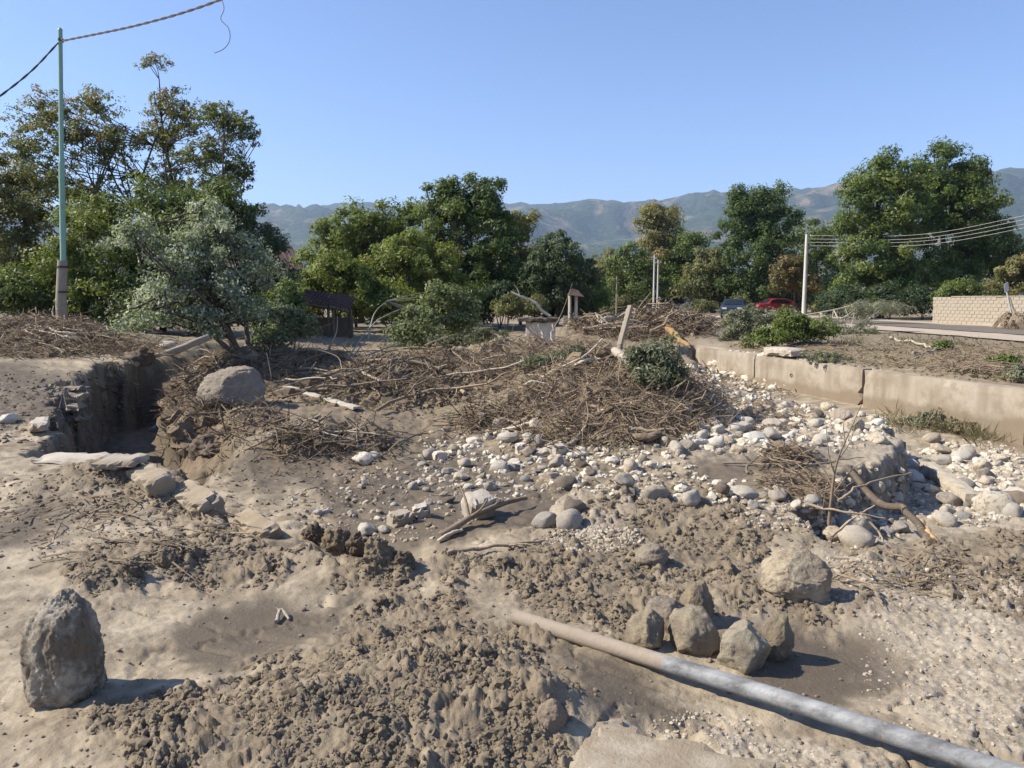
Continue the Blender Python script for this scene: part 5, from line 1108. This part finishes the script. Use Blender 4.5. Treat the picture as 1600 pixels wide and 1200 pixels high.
zone_scatter(1360, 805, 60, 50, 24, 10, 28, ("pale", "white", "grey"), "scarp", 77)
zone_scatter(1130, 590, 62, 30, 20, 8, 14, ("white", "pale"), "far", 78)
zone_scatter(1230, 800, 60, 24, 12, 9, 20, ("pale", "white"), "row", 79)
print("stones", NST)

# ------------------------------------------------------------------ pebbles, clods and grit: countless
def offwall(P):
    w, t = wall_dist(P[:, 0], P[:, 1]); return P[~((w > -.12) & (w < .6) & (t > -.6))]
def stuff_lumps(name, label, px, py, lo, hi, mat, seed, sub=0, tint=False, sinkf=.25, mask=None, world=False, cat=None, jag=.3):
    rng = np.random.default_rng(seed); P = hits(px, py)
    if mask is not None:
        cl = pn2(P[:, 0] * 3.2, P[:, 1] * 3.2, 91) + .6 * pn2(P[:, 0] * 8, P[:, 1] * 8, 92); keep = rng.random(len(P)) < look(P[:, 0], P[:, 1], GM[mask].reshape(GX.shape)) ** 2 * sst(-.45, .35, cl); P = P[keep]
    n = len(P); v0, f0 = ICO[sub]; r = lo + (hi - lo) * rng.random(n) ** 3
    r = r * (np.hypot(P[:, 1], CAMZ) / FPX * .5 if world is False else 1)
    V = v0[None] * (1 + rng.uniform(-jag, jag, (n, len(v0), 1))); sc = r[:, None] * rng.uniform(.7, 1.2, (n, 3)); sc[:, 2] *= .8
    a = rng.uniform(0, 6.28, n); ca, sa = np.cos(a)[:, None], np.sin(a)[:, None]; V = V * sc[:, None]
    X = V[..., 0] * ca - V[..., 1] * sa; Y = V[..., 0] * sa + V[..., 1] * ca
    V = np.stack([X + P[:, 0:1], Y + P[:, 1:2], V[..., 2] + P[:, 2:3] + (r * sinkf)[:, None]], -1).reshape(-1, 3)
    F = (f0[None] + (np.arange(n) * len(v0))[:, None, None]).reshape(-1, 3)
    o = MB().add(V, F).build(name, mat, None, sub > 5); return tag(o, label, cat, None, "stuff")
def ell(rng, n, cx, cy_, rx, ry):
    a = rng.uniform(0, 2 * np.pi, n); q = np.sqrt(rng.uniform(0, 1, n)); return cx + np.cos(a) * q * rx, cy_ + np.sin(a) * q * ry
def many(seed, *zs):
    rng = np.random.default_rng(seed); A = [ell(rng, *z) for z in zs]; return np.concatenate([a[0] for a in A]), np.concatenate([a[1] for a in A])
px, py = many(81, (1100, 1190, 672, 220, 40), (700, 790, 715, 150, 75), (500, 960, 740, 130, 45), (500, 600, 790, 150, 60), (1100, 1510, 755, 120, 70), (500, 1350, 800, 90, 60), (600, 1150, 600, 90, 45), (400, 1230, 800, 90, 30), (300, 920, 840, 90, 22))
stuff_lumps("pebbles", "small pale pebbles strewn over the stream bed", px, py, 2.5, 12, M["pebble"], 82, 0, sinkf=0.0)
px, py = many(95, (330, 1190, 668, 210, 36), (130, 790, 715, 130, 62), (100, 960, 735, 120, 38), (200, 1510, 755, 110, 62), (120, 1340, 800, 80, 50), (130, 1140, 595, 80, 40), (60, 1130, 765, 120, 20))
stuff_lumps("rubble", "pale angular rubble packed between the larger stones", px, py, 8, 21, M["rubble"], 96, 1, sinkf=-.1, jag=.28)
px, py = many(83, (1000, 925, 843, 70, 20), (1100, 1500, 1020, 160, 160), (350, 1130, 1190, 180, 30), (400, 1300, 900, 90, 40), (300, 1100, 1140, 90, 30))
stuff_lumps("grit", "pale grit and small pebbles in the foreground mud", px, py, 1.8, 9, M["pebble"], 84, 0, sinkf=-.1)
rng = np.random.default_rng(85); n = 62000; px = rng.uniform(-20, 1620, n); py = 700 + 525 * rng.random(n) ** .9
stuff_lumps("mud_crumbs", "crumbs of churned brown mud", px, py, 2.5, 12, M["clod"], 86, 0, mask="crumb", sinkf=-.05)
n = 5000; px = rng.uniform(-20, 1620, n); py = rng.uniform(700, 1225, n)
stuff_lumps("mud_clods", "fist sized clods of churned brown mud", px, py, 8, 26, M["clod"], 87, 1, mask="crumb", sinkf=-.35, jag=.4)
px, py = many(89, (2600, 950, 635, 160, 62), (1300, 590, 595, 210, 46), (600, 400, 590, 90, 44), (900, 300, 645, 40, 60), (700, 365, 655, 80, 26), (450, 520, 690, 90, 24), (450, 70, 530, 120, 26), (400, 860, 550, 100, 16), (350, 1020, 512, 110, 20), (250, 1200, 655, 90, 26))
stuff_lumps("debris_mud", "lumps of mud and rotten litter packed into the driftwood", px, py, 3, 17, M["litter"], 90, 0, sinkf=-.2, jag=.42)
px, py = many(98, (1100, 950, 635, 150, 56), (700, 590, 595, 210, 42), (260, 400, 590, 90, 40), (260, 298, 645, 36, 60), (260, 365, 650, 80, 26), (200, 520, 690, 90, 22), (200, 70, 532, 120, 24), (200, 860, 550, 100, 16))
stuff_lumps("root_clods", "bigger clods of muddy roots and soil in the driftwood heaps", px, py, 12, 40, M["litter"], 99, 0, sinkf=-.3, jag=.4)
px, py = many(93, (900, 60, 640, 150, 60), (700, 120, 790, 150, 70), (450, 480, 760, 150, 50), (350, 700, 660, 150, 50), (450, 1400, 575, 220, 26))
stuff_lumps("mud_bits", "small bits of dried mud scattered over the flats", px, py, 2.5, 10, M["clod"], 94, 0, sinkf=-.1, jag=.4)
n = 900; px = rng.uniform(-20, 1620, n); py = rng.uniform(860, 1225, n)
stuff_lumps("grit_specks", "small grit lying on the smooth mud", px, py, 3, 9, M["brown"], 88, 0)

# ------------------------------------------------------------------ pipe, slabs, kerbs, asphalt
def pipe():
    z = .055; a = G(808, 967, .055); zz = lambda q: height([q[0]], [q[1]], False)[0]
    pts = [G(806, 964, .085), G(1000, 1024, .062), G(1180, 1079, .06), G(1330, 1127, .065), G(1480, 1176, .065), G(1640, 1230, .055), G(1800, 1285, .045)]
    c = curve(pts, 48); o0 = c[0].copy(); mb = MB(); addt(mb, c - o0, .038, 20, cap=False)
    # hollow end
    inner = tube((c - o0)[:3] , .031, 20, cap=False); v, f = inner[0]; mb.add(v, f[:, ::-1])
    k = np.arange(20); ro = mb.v[0][:20]; ri = v[:20]; mb.add(np.concatenate([ro, ri]), np.stack([k, (k + 1) % 20, 20 + (k + 1) % 20, 20 + k], 1)[:, ::-1])
    o = mb.build("pipe", M["pipe"], None, True); o.location = o0; o.matrix_world = Matrix.Translation(o0)
    tag(o, "long grey pipe smeared with mud lying across the foreground", "pipe")
pipe()
p = G(1030, 1190, .0); q = G(1180, 1235, 0)
put_box("foreground_slab", "broken pale concrete slab sunk in the mud in front of the pipe", "concrete slab", (p[0] + .02, p[1] - .06, -.065), (1, -.42, -.03), (.03, -.06, 1), (.72, .34, .1), M["mudslab"], 441, 14, 8, 3, .012, .03)
for k, (a, b, L, T, Hh, lab) in enumerate(((238, 752, .5, .24, .18, "half buried kerb stone at the road edge next to the ribbed slab"), (308, 790, .62, .24, .2, "mud covered kerb stone tilted at the broken road edge"), (405, 830, .66, .24, .2, "kerb stone with a broken white face at the road edge above the ditch"))):
    p = hit(a, b); put_box("kerb_stone", lab, "kerb stone", (p[0], p[1] + .05, p[2] - .07), (.93, -1.0, -.07), (-.25 - .1 * k, -.1, 1), (L, T, Hh), M["mudslab"], 450 + k, 12, 6, 5, .02, .05)
for k, (a, b, L, T, Hh, ux, mt, lab) in enumerate(((62, 668, .95, .2, .1, (.55, -1, .03), "slab", "long white concrete lath at the broken road edge"), (118, 722, .75, .32, .07, (1, -.25, -.0), "slab", "pale broken paving slab lying at the lip of the washed out hole"), (190, 728, .34, .3, .06, (1, -.1, .02), "blockc", "small ribbed slab at the lip of the washed out hole"))):
    p = hit(a, b); put_box("paving_slab", lab, "slab", (p[0], p[1], p[2] - .01), ux, (.05, -.12, 1), (L, T, Hh), M[mt], 460 + k, 10, 4, 2, .012, .04)
for k, (a, b, w) in enumerate(((98, 606, 62), (104, 622, 56), (96, 638, 60), (106, 652, 50))):
    p = hit(a, b); s = p[1] / FPX; put_box("asphalt_slab", "thin broken asphalt sheet jutting over the washed out hole", "asphalt slab", (p[0], p[1], p[2] - .012), (1, .1 * (k % 3) - .1, .01), (.0, -.04, 1), (w * s * 1.15, .42, .04), M["asphalt"], 470 + k, 12, 6, 1, .05, .14, "broken asphalt sheets at the hole")
def rim_roots():
    rng = np.random.default_rng(480)
    for k in range(9):
        p = hit(150 + 15 * k, 579 + (k % 3) * 2); q = [p + np.array([0, .25, .02]), p + np.array([rng.normal() * .05, -.02, .03]), p + np.array([rng.normal() * .15, -.14, -.18]), p + np.array([rng.normal() * .25, -.16, -.45 - .3 * rng.random()])]
        branch("hanging_root", "thin root hanging over the back rim of the washed out hole", q, .018, .005, "wood_dark", 481 + k, "root", "roots hanging into the hole", 5, 2, .03)
# ------------------------------------------------------------------ timber, logs, branches
def branch(name, label, pts, r0, r1, mat, seed, cat="branch", group=None, sides=7, stubs=2, wob=.02, n=14, parts=True):
    rng = np.random.default_rng(seed); c = curve(pts, n); L = np.linalg.norm(np.diff(c, axis=0), axis=1).sum(); c = c + np.stack([pn2(np.arange(len(c)) * .5, np.full(len(c), seed * .37 + q), 3) for q in range(3)], 1) * wob * L
    o0 = c[0].copy(); mb = MB(); rad = np.linspace(r0, r1, len(c)); addt(mb, c - o0, rad, sides, rng=rng, rough=.1)
    for q in range(stubs):
        k = int(rng.integers(2, len(c) - 2)); d = unit(rng.normal(size=3) + (c[k + 1] - c[k]) / np.linalg.norm(c[k + 1] - c[k]) * 1.2 + np.array([0, 0, .3])); l = L * rng.uniform(.12, .4)
        addt(mb, curve([c[k] - o0, c[k] - o0 + d * l * .5 + rng.normal(size=3) * .05 * l, c[k] - o0 + d * l + rng.normal(size=3) * .12 * l], 6), np.linspace(rad[k] * .6, rad[k] * .2, 7), 5)
    o = mb.build(name, M[mat], None, True); o.location = o0; return tag(o, label, cat, group)
def gp(a, b, up=.0): p = hit(a, b); p[2] += up; return p
def squared(name, label, A, B, w, t, mat, seed, cat="beam"):
    A, B = np.asarray(A), np.asarray(B); L = np.linalg.norm(B - A); mb = MB(); rough_box(mb, L, w, t, seed, 18, 2, 2, .008, .02); mb.v[0] -= np.array([0, w / 2, 0])
    o = mb.build(name, M[mat], None, False); o.matrix_world = axes_mat(A, B - A); return tag(o, label, cat)
rim_roots()
a = gp(207, 576, -.02); branch("fallen_log", "straight grey log propped over the edge of the washed out hole", [a, W(262, 553, a[1] + 1.1), W(328, 526, a[1] + 2.3)], .10, .085, "timber", 501, "log", stubs=0, sides=9, wob=.004)
a = gp(447, 612, .06); b = gp(558, 642, .03); squared("plank", "pale grey plank lying across muddy driftwood below the large boulder", a, b, .16, .06, "timber", 502, "plank")
a = gp(1448, 738, .02); b = gp(1520, 792, .02); squared("timber_beam", "thick squared beam lying in the stony channel below the scarp", a, b, .22, .17, "wood_pale", 503)
a = gp(968, 545, -.1); squared("broken_post", "bleached broken post standing up from the driftwood pile", a, W(987, 478, a[1] + .3), .2, .12, "wood_pale", 504, "post")
a = gp(830, 497, .3); branch("snapped_branch", "bleached crooked branch rising behind the plastered hut", [W(860, 494, 25), W(846, 484, 25), W(838, 474, 25), W(822, 466, 25), W(812, 463, 25), W(798, 456, 25)], .055, .03, "wood_pale", 505, stubs=1, wob=.01)
branch("forked_stick", "yellowish stick leaning in front of the plastered hut", [gp(868, 560), W(850, 530, 21.4), W(842, 508, 22)], .035, .02, "wood_pale", 506, stubs=1)
branch("forked_stick", "thin upright stick beside the yellowish stick before the plastered hut", [gp(862, 556), W(863, 530, 21.4), W(862, 505, 22)], .03, .018, "wood_pale", 507, stubs=1)
branch("split_trunk", "torn orange split trunk at the far end of the retaining wall", [gp(1042, 524, .25), gp(1060, 536, .22), gp(1078, 546, .05)], .15, .07, "wood_orange", 508, "log", stubs=0, sides=8)
branch("river_branch", "grey branch propped on stones beside the largest concrete chunk", [gp(688, 842, .03), gp(745, 820, .1), gp(790, 803, .12), gp(822, 792, .1)], .035, .022, "wood", 509, stubs=3)
branch("river_branch", "short pale stick in the ditch mud near the kerb", [gp(685, 850, .02), gp(705, 838, .03), gp(722, 832, .03)], .022, .015, "wood_pale", 510, stubs=0)
branch("river_branch", "thin dark twig along the front of the white gravel patch", [gp(700, 868, .02), gp(770, 862, .03), gp(850, 850, .03)], .014, .007, "wood", 511, stubs=2)
branch("river_branch", "long thin curved stick lying on the bare mud below the driftwood", [gp(480, 684, .05), gp(530, 698, .04), gp(590, 701, .03), gp(640, 690, .03)], .03, .016, "wood_pale", 512, stubs=1)
branch("curved_root", "thick dark curved root arching down into the channel below the scarp", [gp(1318, 768, .25), W(1370, 782, 7.4), W(1405, 790, 7.0), W(1428, 812, 6.6), gp(1452, 848, -.02)], .038, .028, "wood_dark", 513, "root", stubs=0, wob=.01)
branch("root_stub", "orange broken butt end beside the curved root", [W(1440, 818, 6.62), gp(1456, 846, .0)], .032, .03, "wood_orange", 514, "root", stubs=0)
for k, pts in enumerate(([(1300, 838, 6.5), (1330, 812, 6.6), (1366, 790, 6.7)], [(1260, 788, 6.9), (1320, 800, 6.6), (1382, 809, 6.5)], [(1310, 782, 6.7), (1350, 757, 6.8), (1425, 738, 7.0)], [(1345, 800, 6.6), (1372, 830, 6.5), (1380, 848, 6.4)])):
    branch("snag", "thin bare branch criss-crossing above the stones below the scarp", [W(*q) for q in pts], .014, .006, "wood", 515 + k, group="branches below the scarp", stubs=1)
def sapling():
    B = hit(1293, 836); B[2] -= .05; d = B[1]; root = empty("bare_sapling", tuple(B)); mb = MB(); rng = np.random.default_rng(520)
    w = lambda a, b, o=0: W(a, b, d + o) - B
    stem = curve([np.zeros(3), w(1298, 790), w(1303, 745), w(1310, 715), w(1325, 680), w(1346, 632)], 16); addt(mb, stem, np.linspace(.02, .004, len(stem)), 7, rng=rng, rough=.08); mb.build("stem", M["wood"], root, True)
    for pts in ([w(1300, 760), w(1285, 730, .1), w(1262, 712, .2), w(1222, 695, .3)], [w(1304, 740), w(1295, 710, -.1), w(1290, 660, -.1)], [w(1312, 715), w(1328, 690, .2), w(1340, 650, .3)], [w(1299, 775), w(1330, 735, -.1), w(1352, 720, -.2)], [w(1320, 690), w(1318, 665, .1), w(1322, 640, .2)], [w(1297, 800), w(1280, 770, -.1), w(1276, 735, -.1)], [w(1330, 668), w(1345, 655, .1), w(1356, 652, .1)]):
        mb = MB(); c = curve(pts, 9); addt(mb, c, np.linspace(.009, .003, len(c)), 5); mb.build("twig", M["wood"], root, True)
    tag(root, "bare young sapling standing upright in front of the eroded scarp", "sapling")
sapling()
for k, (pts, r, mt, lab) in enumerate((([(1390, 530), (1425, 538), (1462, 547)], .05, "wood_pale", "long pale pole lying on the terrace in front of the muddy road"), ([(1425, 560), (1460, 550), (1490, 541)], .045, "wood_pale", "pale stick lying on the terrace litter beside the weeds"), ([(1500, 585), (1540, 578), (1570, 581)], .03, "wood", "brown stick on the terrace just behind the retaining wall"))):
    branch("terrace_stick", lab, [gp(a, b, .07) for a, b in pts], r, r * .6, mt, 530 + k, stubs=0)
# single boughs that stand out of the heaps
HEAP = {"heap": ("bare branch tangled in the big driftwood heap in the stream bed", "branches of the driftwood heap"), "pile": ("broken log or branch in the high driftwood pile before the lane", "wood of the high pile"),
        "left": ("dry branch in the debris bank at the foot of the green pole", "branches by the green pole"), "brush": ("muddy branch in the flattened debris below the fallen poplar top", "branches in the middle debris"), "small": ("stick in the small twig mat on the stony bar", "sticks on the stony bar")}
def strew(zone, cx, cy_, rx, ry, n, L0, L1, r, mts, seed, up=.06, steep=.25):
    rng = np.random.default_rng(seed); px, py = ell(rng, n, cx, cy_, rx, ry); P = hits(px, py)
    for k in range(n):
        L = rng.uniform(L0, L1); az = rng.normal() * .9 + (0 if rng.random() < .7 else np.pi / 2); d = np.array([np.cos(az), np.sin(az) * .8, 0]); m = P[k]
        q = []
        for t in (-.5, -.15, .2, .5):
            x, y = m[0] + d[0] * L * t + rng.normal() * .06 * L, m[1] + d[1] * L * t + rng.normal() * .06 * L; q.append([x, y, HZ(x, y)])
        q = np.array(q); z = q[:, 2].copy(); lin = np.linspace(z[0], z[-1], 4); q[:, 2] = np.maximum(z - .02, lin * .7 + z * .3) + rng.uniform(0, up) + np.linspace(0, rng.uniform(0, steep) * L * .5, 4)
        branch("driftwood_branch", HEAP[zone][0], q, r * rng.uniform(.5, 1.3), r * .35, mts[int(rng.integers(0, len(mts)))], seed * 50 + k, "branch", HEAP[zone][1], 6, int(rng.integers(0, 3)), .03, 9)
strew("heap", 950, 625, 150, 65, 62, .5, 1.7, .035, ("wood", "wood", "wood_dark", "wood_pale"), 91)
strew("pile", 1000, 508, 90, 20, 44, 1.0, 3.0, .075, ("wood", "wood", "wood_pale", "wood_dark"), 92, .35, .3)
strew("left", 70, 530, 110, 18, 30, .8, 2.4, .035, ("wood", "wood_pale", "wood"), 93, .15, .3)
strew("brush", 600, 590, 190, 42, 56, .7, 2.6, .035, ("wood", "wood_dark", "wood_pale", "wood"), 94, .12, .35)
strew("brush", 380, 575, 70, 30, 16, .7, 2.2, .03, ("wood", "wood_dark"), 95, .15, .4)
strew("small", 1230, 735, 70, 30, 16, .3, .9, .015, ("wood", "wood_dark"), 96)
strew("brush", 500, 680, 80, 24, 12, .4, 1.4, .025, ("wood", "wood_pale"), 97)
a = gp(960, 556, .1); branch("fallen_log", "short bleached log jutting from the top of the driftwood heap", [a, gp(980, 572, .12), gp(996, 588, .1)], .09, .08, "wood_pale", 540, "log", stubs=0)
branch("fallen_log", "dark log at the front foot of the driftwood heap", [gp(985, 690, .06), gp(1010, 693, .08), gp(1032, 690, .1)], .08, .06, "wood_dark", 541, "log", stubs=1)
branch("fallen_log", "pale log half buried in the side of the driftwood heap towards the scarp", [gp(1010, 640, .06), gp(1050, 638, .08), gp(1085, 636, .06)], .07, .05, "wood_pale", 542, "log", stubs=2)
branch("fallen_branch", "long pale forked branch lying over the debris before the uprooted poplar", [gp(455, 558, .15), W(500, 548, gp(500, 560)[1]), W(545, 560, gp(545, 566)[1]), gp(610, 572, .1)], .05, .03, "wood", 543, stubs=3)
# bark scrap on the smooth mud
branch("bark_scrap", "small curled scrap of bark lying on the smooth foreground mud", [gp(432, 976, .012), gp(440, 962, .035), gp(452, 972, .012)], .012, .008, "wood_pale", 544, "bark", stubs=1, wob=.03)
# stump with roots on the far side of the road, and the bent sign pole
def stump():
    p = hit(1592, 516); root = empty("root_stump", tuple(p - np.array([0, 0, .1]))); rng = np.random.default_rng(550); mb = MB()
    v, f = rockv(3, 551, .3, .2); mb.add(v * np.array([.75, .6, .6]) + np.array([0, 0, .35]), f); mb.build("root_ball", M["wood"], root, True); rm = MB()
    for k in range(90):
        a = rng.uniform(0, 6.28); d = np.array([np.cos(a), np.sin(a), rng.uniform(.1, 1.3)]); d /= np.linalg.norm(d); p0 = d * .4 + np.array([0, 0, .3]); addt(rm, curve([p0, p0 + d * .5, p0 + d * .6 + np.array([np.cos(a) * .4, np.sin(a) * .4, -.7])], 6), np.linspace(.035, .008, 7), 4, cap=False)
    rm.build("roots", M["wood"], root, True); tm = MB(); addt(tm, [(0, 0, .5), (-.35, .1, 1.2), (-.5, .1, 1.7)], [.1, .08, .05], 7); tm.build("broken_stem", M["wood_pale"], root, True)
    tag(root, "washed up root ball with a broken stem lying by the block wall", "stump")
stump()
def sign():
    p = W(1588, 500, 38.5); z = HZ(p[0], 38.5); root = empty("bent_sign", (p[0], 38.5, z - .1)); t = W(1571, 447, 38.5) - np.array([p[0], 38.5, z - .1]); mb = MB(); addt(mb, [(0, 0, 0), tuple(t * .5), tuple(t)], .035, 8); mb.build("pole", M["pole"], root, True)
    mb = MB(); box(mb, (-.2, -.06, -.28), (.16, -.045, .16)); o = mb.build("sign_plate", M["alu"], root); o.location = tuple(t); o.rotation_euler = (0, -.3, .5)
    tag(root, "leaning metal sign pole beside the root ball at the block wall", "sign")
sign()

# ------------------------------------------------------------------ twig tangle, leaf litter and weeds: countless
def twigs(name, label, zones, lo, hi, rad, mat, seed, up=.12, steep=.35, wad=0.0):
    rng = np.random.default_rng(seed); px, py = many(seed, *zones); P = offwall(hits(px, py)); n = len(P); L = lo + (hi - lo) * rng.random(n) ** 1.8; az = rng.normal(size=n) * 1.0 + 1.2 * pn2(P[:, 0] * 1.1, P[:, 1] * 1.1, 7) * 2
    if wad:                                            # gather two thirds of the twigs into tangled wads
        nw = max(4, n // 45); wc = P[rng.integers(0, n, nw)]; k = rng.integers(0, nw, n); sel = rng.random(n) < .68; sc = wad * rng.uniform(.5, 1.3, nw)
        P[sel] = wc[k[sel]] + rng.normal(size=(sel.sum(), 3)) * sc[k[sel]][:, None] * np.array([1, .8, 0]); P[:, 2] = look(P[:, 0], P[:, 1]); P[sel, 2] += np.abs(rng.normal(size=sel.sum())) * sc[k[sel]] * .36
        az[sel] += rng.uniform(0, 6.28, nw)[k[sel]]; P = P.copy()
    d = np.stack([np.cos(az), np.sin(az) * .8, rng.normal(size=n) * steep], 1); d = unit(d); s = np.array([0, 0, 1.]); sd_ = unit(np.cross(d, s)); ud = np.cross(sd_, d)
    r = rad * rng.uniform(.4, 1.5, n)[:, None]; c = P + np.array([0, 0, 1.]) * (rng.uniform(-.03, up, n)[:, None]); bend = (sd_ * rng.normal(size=(n, 1)) * .15 + ud * rng.normal(size=(n, 1)) * .1) * L[:, None]
    st = [c - d * L[:, None] * .5, c + bend, c + d * L[:, None] * .5]; V = []
    for k, q in enumerate(st):
        for a in (0, 2.09, 4.19): V.append(q + (sd_ * math.cos(a) + ud * math.sin(a)) * r * (1, .8, .3)[k])
    V = np.stack(V, 1); b = (np.arange(n) * 9)[:, None]; F = []
    for k in (0, 3):
        for a in range(3): F.append(np.stack([b[:, 0] + k + a, b[:, 0] + k + (a + 1) % 3, b[:, 0] + k + 3 + (a + 1) % 3, b[:, 0] + k + 3 + a], 1))
    o = MB().add(V.reshape(-1, 3), np.concatenate(F)).build(name, M[mat], None, False); return tag(o, label, None, None, "stuff")
twigs("twig_tangle", "tangle of fine roots and twigs covering the driftwood heap", [(3300, 955, 640, 155, 58), (1000, 1040, 630, 70, 50), (1000, 840, 585, 110, 40), (900, 860, 548, 90, 14)], .1, .9, .0075, "twig", 601, .06, .5, .26)
twigs("twig_tangle", "tangle of twigs and splinters in the high driftwood pile", [(2200, 1000, 510, 110, 24)], .3, 1.3, .017, "twig", 602, .25, .45, .5)
twigs("twig_tangle", "tangle of twigs on the debris bank at the green pole", [(700, 40, 512, 110, 9), (2000, 60, 535, 130, 26), (600, 200, 550, 90, 16)], .15, .9, .009, "twig", 603, .07, .45, .3)
twigs("twig_tangle", "tangle of twigs and roots in the middle debris", [(1900, 590, 590, 210, 40), (700, 400, 580, 80, 34), (420, 520, 690, 90, 22), (700, 740, 570, 90, 24), (700, 300, 640, 36, 56), (300, 365, 660, 60, 24), (300, 765, 660, 46, 16)], .1, 1.1, .009, "twig", 604, .06, .5, .28)
twigs("strewn_twigs", "single twigs and stalks scattered over the mud flats", [(420, 90, 640, 170, 70), (300, 200, 830, 200, 60), (260, 620, 720, 240, 60), (160, 1450, 900, 150, 40)], .08, .5, .006, "twig", 607, .02, .1)
twigs("twig_mat", "mats of fine twigs on the stony bar", [(420, 1225, 715, 34, 16), (600, 1250, 765, 60, 22), (700, 1180, 655, 80, 26)], .1, .5, .006, "twig", 605, .07)
twigs("straw_litter", "dry straw and stalks flattened over the terrace", [(2200, 1380, 562, 230, 26), (900, 1250, 590, 150, 30), (700, 1550, 560, 90, 24)], .2, .8, .008, "twig", 606, .08, .2)
def blades(name, label, zones, lo, hi, wid, mat, seed, lean=.5, tint=.5):
    rng = np.random.default_rng(seed); px, py = many(seed, *zones); P = offwall(hits(px, py)); P = P[rng.random(len(P)) < sst(-.3, .5, fbm(P[:, 0] * 1.2, P[:, 1] * 1.2, 3, 5))]; n = len(P); L = lo + (hi - lo) * rng.random(n) ** 1.5; d = unit(np.stack([rng.normal(size=n) * lean, rng.normal(size=n) * lean, np.ones(n)], 1))
    nr = unit(np.cross(d, unit(rng.normal(size=(n, 3))))); v, f = leaf_quads(P + d * (L * .5)[:, None], nr, d, L, wid); t = np.clip(tint + rng.normal(size=n) * .25, .01, 1)
    o = MB().add(v, f, np.repeat(t, 4)).build(name, M[mat], None); return tag(o, label, None, None, "stuff")
blades("dead_leaves", "brown leaf litter matted into the driftwood", [(5200, 955, 635, 165, 64), (2400, 590, 595, 210, 46), (700, 400, 590, 90, 40), (600, 60, 540, 120, 22)], .06, .16, .4, "brownleaf", 614, 1.8, .5)
blades("weeds", "dry weeds and grass along the foot of the retaining wall", [(4600, 1500, 660, 130, 28), (1500, 1440, 625, 70, 20), (900, 1570, 690, 60, 20)], .08, .5, .045, "weed", 611, .9, .55)
blades("ground_litter", "small leafy litter spread over the terrace", [(3600, 1370, 552, 260, 28), (1500, 1220, 590, 130, 26), (900, 1560, 575, 70, 26)], .06, .2, .35, "weed", 612, 1.6, .55)
blades("grass_tufts", "grass growing along the verge and under the trees", [(1500, 1380, 535, 160, 8), (900, 620, 540, 180, 10)], .1, .35, .06, "weed", 613, .6, .3)
for k, (a, b, w, h, mt, lab) in enumerate(((1570, 566, 24, 9, "green", "small fresh green weed clump on the terrace litter"), (1470, 541, 14, 7, "green", "low green weed tuft beside the pale stick on the terrace"), (1445, 660, 34, 18, "greyleaf", "leafy weed clump growing at the foot of the retaining wall"), (1500, 672, 36, 16, "weed", "dry bushy weed against the foot of the retaining wall"), (1590, 590, 26, 14, "greyleaf", "trailing plant hanging over the lip of the retaining wall"), (1290, 560, 40, 9, "greyleaf", "low wilted leaf mat on the terrace behind the loose concrete block"))):
    fallen("weed_clump", lab, (a, b + 6), [[(a, b + 6, 0), (a + 3, b, .05), (a + 8, b - h, .1)], [(a, b + 6, 0), (a - 6, b - h * .6, .05)]], [(a, b, w, h, .05)], 900, .09, mt, 620 + k, 20, cat="plant", crad=.12, rad=.008, ncl=26, tint=.55)
